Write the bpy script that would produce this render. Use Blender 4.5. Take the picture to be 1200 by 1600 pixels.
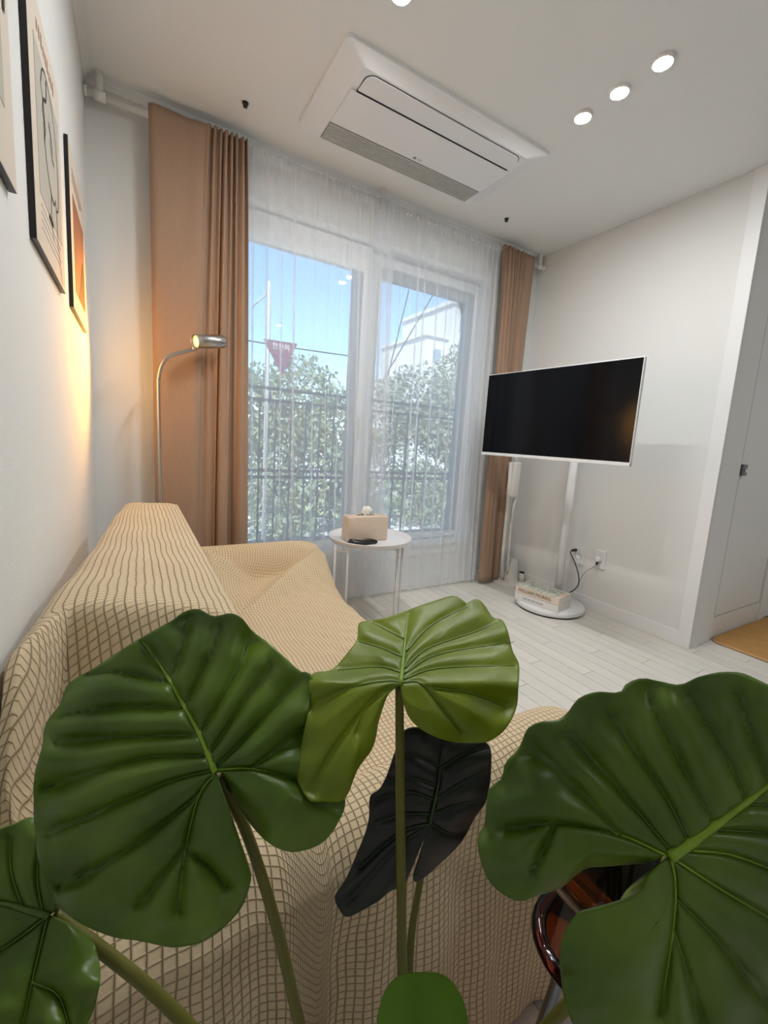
import bpy, bmesh, math, random
import numpy as np
from mathutils import Vector, Matrix

for o in list(bpy.data.objects): bpy.data.objects.remove(o)
S = bpy.context.scene
C = S.collection
random.seed(7)
RNG = np.random.default_rng(7)

# ------------------------------------------------------------------ camera
FPX, YAW, PITCH, ROLL, SHY = 662.0869, .5372, -.1379, .0632, -19.1932
CAM = np.array([.1452, -2.2322, .9691])
_d = np.array([math.sin(YAW)*math.cos(PITCH), math.cos(YAW)*math.cos(PITCH), math.sin(PITCH)])
_r0 = np.array([math.cos(YAW), -math.sin(YAW), 0]); _u0 = np.cross(_r0, _d)
_r = _r0*math.cos(ROLL)+_u0*math.sin(ROLL); _u = -_r0*math.sin(ROLL)+_u0*math.cos(ROLL)
cd = bpy.data.cameras.new('camera'); cam = bpy.data.objects.new('camera', cd); C.objects.link(cam)
cam.matrix_world = Matrix(((_r[0], _u[0], -_d[0], CAM[0]), (_r[1], _u[1], -_d[1], CAM[1]), (_r[2], _u[2], -_d[2], CAM[2]), (0, 0, 0, 1)))
cd.sensor_fit = 'VERTICAL'; cd.sensor_height = 24; cd.lens = FPX/1600*24; cd.shift_y = SHY/1600
cd.clip_start = .02; cd.clip_end = 300
S.camera = cam
def ray(x, y): return _d+_r*(x-600)/FPX+_u*(800+SHY-y)/FPX
def at_depth(x, y, t): return CAM+ray(x, y)*t                  # point at a known distance in front of the camera
def on(axis, val, x, y):                                       # point on the plane axis = val
    v = ray(x, y); return CAM+v*((val-CAM[axis])/v[axis])

# ------------------------------------------------------------------ sky, sun, exposure
SKY = .20
w = bpy.data.worlds.new('sky'); S.world = w; w.use_nodes = True
wn = w.node_tree.nodes; sk = wn.new('ShaderNodeTexSky'); sk.sky_type = 'NISHITA'; sk.sun_disc = False
sk.sun_elevation = math.radians(48); sk.sun_rotation = math.radians(215); sk.air_density = 1.0; sk.dust_density = .4; sk.ozone_density = 4.0
w.node_tree.links.new(sk.outputs[0], wn['Background'].inputs[0]); wn['Background'].inputs[1].default_value = SKY
sd = bpy.data.lights.new('sun', 'SUN'); sd.energy = 6.5; sd.angle = .01; sd.color = (1, .95, .86)
so = bpy.data.objects.new('sun', sd); C.objects.link(so); so.rotation_euler = (math.radians(42), 0, math.radians(-38))
VS = S.view_settings; VS.view_transform = 'Standard'; VS.look = 'None'; VS.gamma = 1; VS.exposure = .95; VS.use_curve_mapping = False
DOWNLIGHT = 275.0

# ------------------------------------------------------------------ materials
MATS = {}
def mat(name, col, rough=.5, metal=0, var=0, vscale=8, bump=0, bscale=60, spec=.5, trans=0, coat=0, emit=None, estr=0, rnd=0, sub=0, ior=1.45, stretch=None):
    m = bpy.data.materials.new(name); m.use_nodes = True; nt = m.node_tree; N = nt.nodes; L = nt.links
    b = N['Principled BSDF']; b.inputs['Base Color'].default_value = (*col, 1); b.inputs['Roughness'].default_value = rough
    b.inputs['Metallic'].default_value = metal; b.inputs['Specular IOR Level'].default_value = spec; b.inputs['IOR'].default_value = ior
    b.inputs['Transmission Weight'].default_value = trans; b.inputs['Coat Weight'].default_value = coat
    if emit: b.inputs['Emission Color'].default_value = (*emit, 1); b.inputs['Emission Strength'].default_value = estr
    tc = N.new('ShaderNodeTexCoord'); src = tc.outputs['Object']
    if stretch:
        mp = N.new('ShaderNodeMapping'); mp.inputs['Scale'].default_value = stretch; L.new(src, mp.inputs[0]); src = mp.outputs[0]
    if var or rnd:
        hs = N.new('ShaderNodeHueSaturation'); hs.inputs['Color'].default_value = (*col, 1)
        L.new(hs.outputs[0], b.inputs['Base Color'])
        add = N.new('ShaderNodeMath'); add.operation = 'ADD'; add.inputs[0].default_value = 1-var/2-rnd/2; add.inputs[1].default_value = 0
        last = add
        if var:
            nz = N.new('ShaderNodeTexNoise'); nz.inputs['Scale'].default_value = vscale; nz.inputs['Detail'].default_value = 5
            L.new(src, nz.inputs[0])
            mu = N.new('ShaderNodeMath'); mu.operation = 'MULTIPLY_ADD'; mu.inputs[1].default_value = var; mu.inputs[2].default_value = 1-var/2-rnd/2
            L.new(nz.outputs[0], mu.inputs[0]); last = mu
        if rnd:
            oi = N.new('ShaderNodeObjectInfo'); mu2 = N.new('ShaderNodeMath'); mu2.operation = 'MULTIPLY_ADD'; mu2.inputs[1].default_value = rnd
            L.new(oi.outputs['Random'], mu2.inputs[0]); L.new(last.outputs[0], mu2.inputs[2]); last = mu2
        L.new(last.outputs[0], hs.inputs['Value'])
    if bump:
        nz2 = N.new('ShaderNodeTexNoise'); nz2.inputs['Scale'].default_value = bscale; nz2.inputs['Detail'].default_value = 3
        L.new(src, nz2.inputs[0]); bp = N.new('ShaderNodeBump'); bp.inputs['Strength'].default_value = bump; bp.inputs['Distance'].default_value = .004
        L.new(nz2.outputs[0], bp.inputs['Height']); L.new(bp.outputs[0], b.inputs['Normal'])
    MATS[name] = m
    return m
mat('wallpaper', (.785, .785, .77), .85, var=.03, vscale=3, bump=.12, bscale=220)
mat('ceiling_paper', (.86, .875, .875), .9, var=.03, vscale=3, bump=.12, bscale=220)
mat('white_trim', (.84, .84, .84), .45, var=.02)
mat('plank', (.72, .69, .635), .48, var=.16, vscale=3.0, rnd=.09, stretch=(9, .8, 1), bump=.05, bscale=6)
mat('floor_under', (.30, .27, .24), .8, var=.2)
mat('window_white', (.80, .82, .84), .4, var=.02)
mat('window_grey', (.36, .39, .43), .45, var=.03)
mat('ac_white', (.88, .89, .91), .4, var=.01)
mat('ac_grille', (.66, .65, .62), .5, var=.02)
mat('black_gap', (.012, .012, .013), .7, var=.1)
mat('rod_white', (.80, .79, .75), .4, var=.02)
mat('steel', (.55, .52, .49), .27, 1, var=.05, stretch=(1, 1, 40))
mat('chrome', (.82, .82, .84), .06, 1, var=.02)
mat('dark_chrome', (.22, .22, .24), .12, 1, var=.02)
mat('tv_white', (.83, .83, .84), .35, var=.01)
mat('tv_screen', (.004, .004, .005), .10, var=.1, spec=.25)
mat('table_white', (.78, .77, .78), .42, var=.02)
mat('tissue_leather', (.66, .53, .42), .5, var=.06, vscale=30, bump=.25, bscale=350)
mat('tissue_paper', (.86, .84, .80), .9, var=.04)
mat('remote_black', (.014, .012, .011), .35, var=.1)
mat('remote_button', (.25, .24, .23), .4, var=.05)
mat('book_cream', (.80, .68, .56), .6, var=.04, vscale=20)
mat('book_white', (.80, .79, .77), .6, var=.03, vscale=20)
mat('book_pages', (.80, .78, .74), .9, var=.10, vscale=40, stretch=(1, 1, 60))
mat('print_dark', (.07, .045, .03), .7, var=.1)
mat('print_grey', (.33, .33, .34), .7, var=.1)
mat('print_brown', (.30, .12, .07), .7, var=.1)
mat('cord_black', (.015, .015, .016), .5, var=.1)
mat('cord_grey', (.45, .44, .43), .5, var=.1)
mat('plastic_white', (.80, .80, .79), .4, var=.02)
mat('vacuum_white', (.76, .74, .70), .35, var=.02)
mat('frame_black', (.012, .010, .010), .35, var=.1)
mat('poster_cream', (.72, .63, .53), .7, var=.05, vscale=15)
mat('poster_grey', (.50, .47, .41), .7, var=.06, vscale=15)
mat('poster_brown', (.26, .13, .09), .7, var=.2, vscale=12)
mat('poster_dark', (.10, .05, .035), .7, var=.2, vscale=12)
mat('ink', (.03, .028, .027), .7, var=.1)
mat('mat_brown', (.50, .27, .09), .95, var=.35, vscale=14, bump=.8, bscale=120)
mat('mat_edge', (.60, .36, .18), .95, var=.2)
mat('sprinkler', (.05, .045, .035), .4, .6, var=.1)
mat('stem_green', (.13, .125, .016), .45, var=.35, vscale=14, stretch=(1, 1, .2))
mat('pot_white', (.72, .70, .66), .5, var=.04)
mat('soil', (.06, .04, .028), .95, var=.5, vscale=60, bump=1, bscale=90)
mat('rail_iron', (.10, .11, .13), .5, var=.1)
mat('sign_red', (.13, .035, .06), .5, var=.1)
mat('sign_pale', (.62, .55, .58), .5, var=.05)
mat('pole_grey', (.30, .30, .31), .5, var=.1)
mat('bark', (.12, .09, .06), .9, var=.4, vscale=20)
mat('building_white', (.50, .50, .50), .8, var=.05)
mat('building_glass', (.20, .25, .32), .2, var=.1)
mat('street', (.52, .52, .52), .9, var=.2, vscale=2)
mat('glow_white', (.9, .9, .9), .5, emit=(.985, 1, .985), estr=DOWNLIGHT)
mat('glow_amber', (.9, .6, .2), .5, emit=(1, .52, .06), estr=6.0)
mat('diffuser_ring', (.88, .86, .84), .35, var=.01)
def leaf_mat(name, c1, c2, rough=.37, trans=.12, bumpstr=.25):
    m = bpy.data.materials.new(name); m.use_nodes = True; nt = m.node_tree; N = nt.nodes; L = nt.links
    b = N['Principled BSDF']; b.inputs['Roughness'].default_value = rough; b.inputs['Specular IOR Level'].default_value = .45
    tc = N.new('ShaderNodeTexCoord'); nz = N.new('ShaderNodeTexNoise'); nz.inputs['Scale'].default_value = 11; nz.inputs['Detail'].default_value = 3
    L.new(tc.outputs['Object'], nz.inputs[0]); cr = N.new('ShaderNodeValToRGB')
    cr.color_ramp.elements[0].position = .35; cr.color_ramp.elements[0].color = (*c1, 1); cr.color_ramp.elements[1].position = .68; cr.color_ramp.elements[1].color = (*c2, 1)
    L.new(nz.outputs[0], cr.inputs[0]); L.new(cr.outputs[0], b.inputs['Base Color'])
    n2 = N.new('ShaderNodeTexNoise'); n2.inputs['Scale'].default_value = 45; L.new(tc.outputs['Object'], n2.inputs[0])
    bp = N.new('ShaderNodeBump'); bp.inputs['Strength'].default_value = bumpstr; bp.inputs['Distance'].default_value = .003
    L.new(n2.outputs[0], bp.inputs['Height']); L.new(bp.outputs[0], b.inputs['Normal'])
    tr = N.new('ShaderNodeBsdfTranslucent'); L.new(cr.outputs[0], tr.inputs[0]); mx = N.new('ShaderNodeMixShader'); mx.inputs[0].default_value = trans
    L.new(b.outputs[0], mx.inputs[1]); L.new(tr.outputs[0], mx.inputs[2]); L.new(mx.outputs[0], N['Material Output'].inputs[0])
    MATS[name] = m
leaf_mat('leaf_deep', (.050, .100, .005), (.120, .205, .014))
leaf_mat('leaf_bright', (.14, .20, .003), (.24, .31, .008), .42, .2)
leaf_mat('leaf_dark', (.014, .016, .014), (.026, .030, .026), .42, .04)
leaf_mat('leaf_back', (.10, .22, .004), (.12, .26, .006), .5, .25, .1)
leaf_mat('foliage_green', (.13, .17, .10), (.36, .41, .27), .6, .35)
leaf_mat('foliage_olive', (.15, .17, .13), (.42, .44, .33), .6, .35)
leaf_mat('vein_green', (.20, .34, .02), (.28, .44, .04), .4, .1)
leaf_mat('side_vein', (.055, .12, .012), (.11, .20, .02), .4, .1)
leaf_mat('side_vein_bright', (.09, .17, .012), (.14, .23, .02), .4, .1)
leaf_mat('vein_dark', (.03, .06, .012), (.05, .09, .02), .4, .1)
def cloth_mat(name, col, translucent=.0, transparent=.0, rough=.85, weave=900):
    m = bpy.data.materials.new(name); m.use_nodes = True; nt = m.node_tree; N = nt.nodes; L = nt.links
    b = N['Principled BSDF']; b.inputs['Roughness'].default_value = rough; b.inputs['Specular IOR Level'].default_value = .15
    tc = N.new('ShaderNodeTexCoord'); nz = N.new('ShaderNodeTexNoise'); nz.inputs['Scale'].default_value = weave/6; nz.inputs['Detail'].default_value = 4
    mp = N.new('ShaderNodeMapping'); mp.inputs['Scale'].default_value = (1, 1, .25); L.new(tc.outputs['Object'], mp.inputs[0]); L.new(mp.outputs[0], nz.inputs[0])
    hs = N.new('ShaderNodeHueSaturation'); hs.inputs['Color'].default_value = (*col, 1)
    mu = N.new('ShaderNodeMath'); mu.operation = 'MULTIPLY_ADD'; mu.inputs[1].default_value = .16; mu.inputs[2].default_value = .92
    L.new(nz.outputs[0], mu.inputs[0]); L.new(mu.outputs[0], hs.inputs['Value']); L.new(hs.outputs[0], b.inputs['Base Color'])
    out = b.outputs[0]
    if translucent:
        tr = N.new('ShaderNodeBsdfTranslucent'); L.new(hs.outputs[0], tr.inputs[0]); mx = N.new('ShaderNodeMixShader'); mx.inputs[0].default_value = translucent
        L.new(out, mx.inputs[1]); L.new(tr.outputs[0], mx.inputs[2]); out = mx.outputs[0]
    if transparent:
        tp = N.new('ShaderNodeBsdfTransparent'); mx = N.new('ShaderNodeMixShader'); mx.inputs[0].default_value = transparent
        L.new(out, mx.inputs[1]); L.new(tp.outputs[0], mx.inputs[2]); out = mx.outputs[0]
    L.new(out, N['Material Output'].inputs[0]); MATS[name] = m
cloth_mat('curtain_brown', (.43, .29, .205), .12)
cloth_mat('sheer_white', (.95, .97, 1.0), .58, .57)
def glass_mat(name, tint, gloss_ior=1.5, rough=0.0):
    m = bpy.data.materials.new(name); m.use_nodes = True; nt = m.node_tree; N = nt.nodes; L = nt.links
    N.remove(N['Principled BSDF']); tp = N.new('ShaderNodeBsdfTransparent'); tp.inputs[0].default_value = (*tint, 1)
    gl = N.new('ShaderNodeBsdfGlossy'); gl.inputs['Roughness'].default_value = rough; fr = N.new('ShaderNodeFresnel'); fr.inputs[0].default_value = gloss_ior
    mx = N.new('ShaderNodeMixShader'); L.new(fr.outputs[0], mx.inputs[0]); L.new(tp.outputs[0], mx.inputs[1]); L.new(gl.outputs[0], mx.inputs[2])
    L.new(mx.outputs[0], N['Material Output'].inputs[0]); MATS[name] = m
glass_mat('pane_glass', (.90, .95, .97))
glass_mat('amber_plate', (.62, .27, .09), 1.49, .02)
glass_mat('amber_rim', (.34, .075, .018), 1.45, .03)
def cover_mat():
    m = bpy.data.materials.new('sofa_cover'); m.use_nodes = True; nt = m.node_tree; N = nt.nodes; L = nt.links
    b = N['Principled BSDF']; b.inputs['Roughness'].default_value = .88; b.inputs['Specular IOR Level'].default_value = .12
    b.inputs['Sheen Weight'].default_value = .15
    uv = N.new('ShaderNodeUVMap'); sp = N.new('ShaderNodeSeparateXYZ')
    nzw = N.new('ShaderNodeTexNoise'); nzw.inputs['Scale'].default_value = 9; L.new(uv.outputs[0], nzw.inputs[0])
    vm = N.new('ShaderNodeVectorMath'); vm.operation = 'MULTIPLY_ADD'; vm.inputs[1].default_value = (.012, .012, 0); L.new(nzw.outputs['Color'], vm.inputs[0]); L.new(uv.outputs[0], vm.inputs[2])
    L.new(vm.outputs[0], sp.inputs[0])
    def M(op, a, bb=None):
        n = N.new('ShaderNodeMath'); n.operation = op
        for i, v in ((0, a), (1, bb)):
            if v is None: continue
            if isinstance(v, (int, float)): n.inputs[i].default_value = v
            else: L.new(v, n.inputs[i])
        return n.outputs[0]
    def groove(o, per):
        q = M('FRACT', M('DIVIDE', o, per)); q = M('ABSOLUTE', M('SUBTRACT', q, .5)); q = M('MULTIPLY', q, 2.0)   # 0 centre .. 1 edge
        return M('POWER', q, 7.0)
    g = M('MAXIMUM', groove(sp.outputs[0], .0112), M('MULTIPLY', groove(sp.outputs[1], .0104), .75))
    cr = N.new('ShaderNodeMix'); cr.data_type = 'RGBA'; cr.inputs['A'].default_value = (.72, .57, .375, 1); cr.inputs['B'].default_value = (.25, .165, .075, 1)
    L.new(g, cr.inputs['Factor']); L.new(cr.outputs['Result'], b.inputs['Base Color'])
    fz = N.new('ShaderNodeTexNoise'); fz.inputs['Scale'].default_value = 420; L.new(uv.outputs[0], fz.inputs[0])
    h = M('ADD', M('MULTIPLY', g, -1.0), M('MULTIPLY', fz.outputs[0], .25))
    bp = N.new('ShaderNodeBump'); bp.inputs['Strength'].default_value = .8; bp.inputs['Distance'].default_value = .0022
    L.new(h, bp.inputs['Height']); L.new(bp.outputs[0], b.inputs['Normal']); MATS['sofa_cover'] = m
cover_mat()
def bookcover_mat():
    m = bpy.data.materials.new('book_floral'); m.use_nodes = True; nt = m.node_tree; N = nt.nodes; L = nt.links
    b = N['Principled BSDF']; b.inputs['Roughness'].default_value = .55
    tc = N.new('ShaderNodeTexCoord'); vo = N.new('ShaderNodeTexNoise'); vo.inputs['Scale'].default_value = 45; vo.inputs['Detail'].default_value = 4; vo.inputs['Distortion'].default_value = 1.6
    L.new(tc.outputs['Object'], vo.inputs[0]); cr = N.new('ShaderNodeValToRGB'); e = cr.color_ramp.elements
    e[0].position = .34; e[0].color = (.13, .16, .11, 1); e[1].position = .50; e[1].color = (.78, .77, .68, 1)
    k = e.new(.42); k.color = (.36, .42, .36, 1); k = e.new(.64); k.color = (.55, .52, .40, 1)
    L.new(vo.outputs[0], cr.inputs[0]); L.new(cr.outputs[0], b.inputs['Base Color']); MATS['book_floral'] = m
bookcover_mat()

# ------------------------------------------------------------------ helpers
def obj(name, me, m=None, parent=None, smooth=False):
    if isinstance(me, bmesh.types.BMesh):
        bm = me; me = bpy.data.meshes.new(name); bm.normal_update(); bm.to_mesh(me); bm.free()
    if m: me.materials.clear(); me.materials.append(MATS[m])
    if smooth: me.polygons.foreach_set('use_smooth', [True]*len(me.polygons))
    o = bpy.data.objects.new(name, me); C.objects.link(o)
    if parent: o.parent = parent
    return o
def thing(name, label, cat, loc=(0, 0, 0), rz=0, group=None):
    o = bpy.data.objects.new(name, None); C.objects.link(o); o.location = loc; o.rotation_euler = (0, 0, rz); o.empty_display_size = .05
    return tag(o, label, cat, group)
def tag(o, label, cat, group=None):
    o['label'] = label; o['category'] = cat
    if group: o['group'] = group
    return o
def struct(o, label=None, cat=None):
    o['kind'] = 'structure'
    if label: o['label'] = label
    if cat: o['category'] = cat
    return o
def bx(bm, lo, hi, bev=0, seg=2):
    lo = Vector(lo); hi = Vector(hi); r = bmesh.ops.create_cube(bm, size=1); c = (lo+hi)/2; s = hi-lo
    for v in r['verts']: v.co = Vector((v.co.x*s.x, v.co.y*s.y, v.co.z*s.z))+c
    if bev:
        es = list({e for v in r['verts'] for e in v.link_edges})
        bmesh.ops.bevel(bm, geom=es, offset=bev, segments=seg, profile=.5, affect='EDGES')
    return bm
def box(lo, hi, bev=0, seg=2): return bx(bmesh.new(), lo, hi, bev, seg)
def bez(pts, n=10):                                           # Catmull-Rom through points
    P = [np.array(p, float) for p in pts]; P = [2*P[0]-P[1]]+P+[2*P[-1]-P[-2]]; out = []
    for i in range(1, len(P)-2):
        for k in range(n):
            t = k/n; a, b, c, d = P[i-1:i+3]
            out.append(.5*((2*b)+(-a+c)*t+(2*a-5*b+4*c-d)*t*t+(-a+3*b-3*c+d)*t**3))
    out.append(P[-2]); return out
def tube(bm, pts, rad, n=10, cap=True, closed=False):
    pts = [Vector(p) for p in pts]; k = len(pts)
    rads = rad if isinstance(rad, (list, tuple, np.ndarray)) else [rad]*k
    t0 = (pts[1]-pts[0]).normalized(); nrm = t0.orthogonal().normalized(); rings = []
    for i, p in enumerate(pts):
        if closed: t = (pts[(i+1) % k]-pts[i-1]).normalized()
        else: t = ((pts[min(i+1, k-1)]-pts[max(i-1, 0)])).normalized()
        nrm = (nrm-t*nrm.dot(t)).normalized(); bn = t.cross(nrm)
        rings.append([bm.verts.new(p+(nrm*math.cos(a)+bn*math.sin(a))*rads[i]) for a in [2*math.pi*j/n for j in range(n)]])
    rng = range(k) if closed else range(k-1)
    for i in rng:
        A, B = rings[i], rings[(i+1) % k]
        for j in range(n): bm.faces.new((A[j], A[(j+1) % n], B[(j+1) % n], B[j]))
    if cap and not closed: bm.faces.new(rings[0][::-1]); bm.faces.new(rings[-1])
    return bm
def tb(pts, rad, n=10, **k): return tube(bmesh.new(), pts, rad, n, **k)
def lathe(prof, n=40, c=(0, 0, 0), cap=True):
    bm = bmesh.new(); R = []
    for r, z in prof:
        R.append([bm.verts.new((c[0]+r*math.cos(2*math.pi*j/n), c[1]+r*math.sin(2*math.pi*j/n), c[2]+z)) for j in range(n)])
    for A, B in zip(R, R[1:]):
        for j in range(n): bm.faces.new((A[j], A[(j+1) % n], B[(j+1) % n], B[j]))
    if cap: bm.faces.new(R[0][::-1]); bm.faces.new(R[-1])
    bmesh.ops.recalc_face_normals(bm, faces=bm.faces); return bm
def prism(poly, axis, a, b):                                  # extrude 2D polygon along axis (0,1,2) from a to b
    bm = bmesh.new()
    def p3(q, v): l = list(q); l.insert(axis, v); return l
    A = [bm.verts.new(p3(q, a)) for q in poly]; B = [bm.verts.new(p3(q, b)) for q in poly]; n = len(poly)
    bm.faces.new(A); bm.faces.new(B[::-1])
    for i in range(n): bm.faces.new((A[i], B[i], B[(i+1) % n], A[(i+1) % n]))
    bmesh.ops.recalc_face_normals(bm, faces=bm.faces); return bm
def rrect(x0, y0, x1, y1, r, n=5, corners=(1, 1, 1, 1)):
    out = []
    for (cx, cy, a0, on_) in ((x1-r, y1-r, 0, corners[0]), (x0+r, y1-r, 90, corners[1]), (x0+r, y0+r, 180, corners[2]), (x1-r, y0+r, 270, corners[3])):
        if on_: out += [(cx+r*math.cos(math.radians(a0+90*k/n)), cy+r*math.sin(math.radians(a0+90*k/n))) for k in range(n+1)]
        else: out.append((cx+r*(1 if a0 in (0, 270) else -1), cy+r*(1 if a0 in (0, 90) else -1)))
    return out
def grid_mesh(name, G, uv=None):                              # G: (nu, nv, 3)
    nu, nv = G.shape[:2]; me = bpy.data.meshes.new(name)
    f = [(i*nv+j, i*nv+j+1, (i+1)*nv+j+1, (i+1)*nv+j) for i in range(nu-1) for j in range(nv-1)]
    me.from_pydata(G.reshape(-1, 3).tolist(), [], f)
    if uv is not None:
        ul = me.uv_layers.new(name='UVMap'); U = uv.reshape(-1, 2); idx = np.zeros(len(me.loops), int); me.loops.foreach_get('vertex_index', idx)
        ul.data.foreach_set('uv', U[idx].ravel())
    return me
def text_mesh(s, size, ext=.0004):
    cu = bpy.data.curves.new('lettering', 'FONT'); cu.body = s; cu.size = size; cu.extrude = ext; cu.align_x = 'CENTER'; cu.align_y = 'CENTER'
    t = bpy.data.objects.new('lettering', cu); C.objects.link(t); dg = bpy.context.evaluated_depsgraph_get()
    me = bpy.data.meshes.new_from_object(t.evaluated_get(dg)); bpy.data.objects.remove(t); return me

W, H = 2.6146, 2.3
# ================================================================== the room
RX1, RY0 = 4.7, -4.6
fl = bmesh.new()
bx(fl, (-.2, RY0-.2, -.16), (RX1+.2, .25, -.014))
bx(fl, (0, RY0, -.014), (RX1, -2.36, 0)); bx(fl, (3.70, -2.36, -.014), (RX1, -1.25, 0))
floor = struct(obj('floor', fl, 'floor_under'), 'pale greyed oak plank floor', 'floor')
PW, PL = .0735, .72
pmesh = {}
def plank(x, y0, y1):
    L_ = round(y1-y0, 4)
    if L_ not in pmesh:
        bm = box((.0010, .0010, -.0138), (PW-.0010, L_-.0010, 0)); 
        me = bpy.data.meshes.new('plank'); bm.to_mesh(me); bm.free(); me.materials.append(MATS['plank']); pmesh[L_] = me
    o = bpy.data.objects.new('plank', pmesh[L_]); C.objects.link(o); o.location = (x, y0, 0); o.parent = floor
for i in range(50):
    x = i*PW+.006
    if x+PW > 3.71: break
    ytop = -.005 if x < 2.60 else -1.262
    joints = [q for q in np.arange(-2.36-PL+((i*.277) % PL), 0, PL) if q > -2.30 and q < ytop-.06]
    ys = [-2.36]+list(joints)+[ytop]
    for a, b in zip(ys, ys[1:]): plank(x, a, b)
# far floor where the planks are no longer told apart keeps the plank look
for o_, lo, hi in (('floor_boards', (0, RY0, -.001), (RX1, -2.36, .0004)), ('floor_boards', (3.69, -2.36, -.001), (RX1, -1.26, .0004))):
    q = obj(o_, box(lo, hi), 'plank'); q.parent = floor

ce = box((-.2, RY0-.2, H), (RX1+.2, .25, H+.15)); struct(obj('ceiling', ce, 'ceiling_paper'), 'white papered ceiling', 'ceiling')
struct(obj('wall_left', box((-.2, RY0-.2, 0), (0, .25, H)), 'wallpaper'), 'white papered wall with framed posters', 'wall')
WX0, WX1, WZ0, WZ1 = .36, 2.175, .305, 2.055
wb = bmesh.new()
for lo, hi in (((0, 0, 0), (WX0, .22, H)), ((WX1, 0, 0), (W+.3, .22, H)), ((WX0, 0, 0), (WX1, .22, WZ0)), ((WX0, 0, WZ1), (WX1, .22, H))): bx(wb, lo, hi)
struct(obj('wall_far', wb, 'wallpaper'), 'white window wall behind the sheer curtains', 'wall')
struct(obj('wall_right', box((W, -1.262, 0), (W+.25, 0, H)), 'wallpaper'), 'white wall behind the television', 'wall')
struct(obj('wall_hall', box((W+.25, -1.245, 0), (RX1, -1.05, H)), 'wallpaper'), 'white hall wall past the door', 'wall')
struct(obj('wall_near', box((-.2, RY0-.2, 0), (RX1+.2, RY0, H)), 'wallpaper'), 'white wall behind the viewer', 'wall')
struct(obj('wall_end', box((RX1, RY0, 0), (RX1+.2, -1.05, H)), 'wallpaper'), 'white wall at the end of the hall', 'wall')
# baseboards and trims
struct(obj('baseboard_right', box((W-.011, -1.218, 0), (W, -.011, .074), .002), 'white_trim'))
struct(obj('baseboard_far', box((.0, -.011, 0), (W-.011, 0, .074), .002), 'white_trim'))
struct(obj('baseboard_left', box((0, RY0, 0), (.011, -.011, .074), .002), 'white_trim'))
struct(obj('baseboard_hall', box((3.53, -1.256, 0), (RX1, -1.245, .095), .002), 'white_trim'))
cz = [(0, H), (0, H-.028), (-.004, H-.028), (-.010, H-.018), (-.022, H-.008), (-.026, H)]
struct(obj('trim_1', prism(cz, 0, 0, W), 'white_trim'), 'narrow white cornice above the curtains', 'cornice')
struct(obj('trim_2', prism([(-a, b) for a, b in cz], 1, RY0, 0), 'white_trim'), 'narrow white cornice on the poster wall', 'cornice')
# corner casing at the wall end: broad white board facing the room and stepped jamb
struct(obj('trim_3', box((W-.013, -1.276, 0), (W+.004, -1.215, H), .002), 'white_trim'), 'broad white corner casing beside the hall door', 'casing')
jb = bmesh.new()
bx(jb, (W, -1.276, 0), (W+.09, -1.262, H)); bx(jb, (W+.09, -1.2725, 0), (W+.16, -1.24, H)); bx(jb, (W+.16, -1.2700, 0), (W+.236, -1.24, H))
struct(obj('trim_4', jb, 'white_trim'), 'stepped white jamb beside the hall door', 'jamb')
# hall door
d1 = thing('door_1', 'white flush hall door with small black latch', 'door', (W+.25, -1.245, 0)); d1['kind'] = 'structure'
obj('door_leaf', box((.006, -.019, .13), (.60, 0, 2.05), .002), 'white_trim', d1)
obj('threshold', box((-.014, -.021, 0), (.63, 0, .125), .002), 'white_trim', d1)
obj('frame_stile', box((.605, -.030, 0), (.68, 0, 2.12), .002), 'white_trim', d1)
obj('frame_head', box((0, -.022, 2.06), (.64, 0, 2.12), .002), 'white_trim', d1)
obj('door_gap', box((-.014, -.0190, .13), (.0055, -.002, 2.05)), 'black_gap', d1)
lt = obj('latch', box((-.004, -.034, .905), (.050, -.015, .965), .004), 'dark_chrome', d1); obj('latch_bolt', box((.012, -.040, .925), (.034, -.033, .945), .002), 'chrome', lt)

# window: fixed frame, two sashes, panes
w1 = thing('window_1', 'wide white sliding window behind the sheers', 'window', (0, 0, 0)); w1['kind'] = 'structure'
def ring(x0, x1, z0, z1, y0, y1, wl, wr, wt_, wb_):
    bm = bmesh.new(); bx(bm, (x0, y0, z0), (x0+wl, y1, z1)); bx(bm, (x1-wr, y0, z0), (x1, y1, z1))
    bx(bm, (x0+wl, y0, z1-wt_), (x1-wr, y1, z1)); bx(bm, (x0+wl, y0, z0), (x1-wr, y1, z0+wb_)); return bm
obj('window_frame', ring(WX0-.02, WX1+.01, WZ0-.01, WZ1+.01, -.012, .14, .04, .04, .035, .03), 'window_white', w1)
obj('sash', ring(.40, 1.305, .335, 2.02, .005, .045, .06, .05, .135, .04), 'window_white', w1)
obj('sash_bead', ring(.46, 1.255, .375, 1.95, .012, .042, .02, .055, .062, .012), 'window_grey', w1)
obj('pane', box((.475, .026, .38), (1.21, .030, 1.90)), 'pane_glass', w1)
obj('sash', ring(1.30, 2.135, .335, 2.02, .05, .09, .07, .03, .06, .04), 'window_white', w1)
obj('sash_bead', ring(1.37, 2.105, .375, 1.96, .055, .085, .02, .07, .065, .012), 'window_grey', w1)
obj('pane', box((1.385, .068, .38), (2.04, .072, 1.90)), 'pane_glass', w1)
obj('handle', box((2.118, -.012, .80), (2.134, .05, .94), .004), 'window_white', w1)
obj('handle', box((1.268, -.012, .98), (1.284, .005, 1.10), .004), 'plastic_white', w1)
obj('window_sill', box((WX0-.03, -.012, .234), (WX1+.03, 0, .25), .003), 'white_trim', w1)

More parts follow.
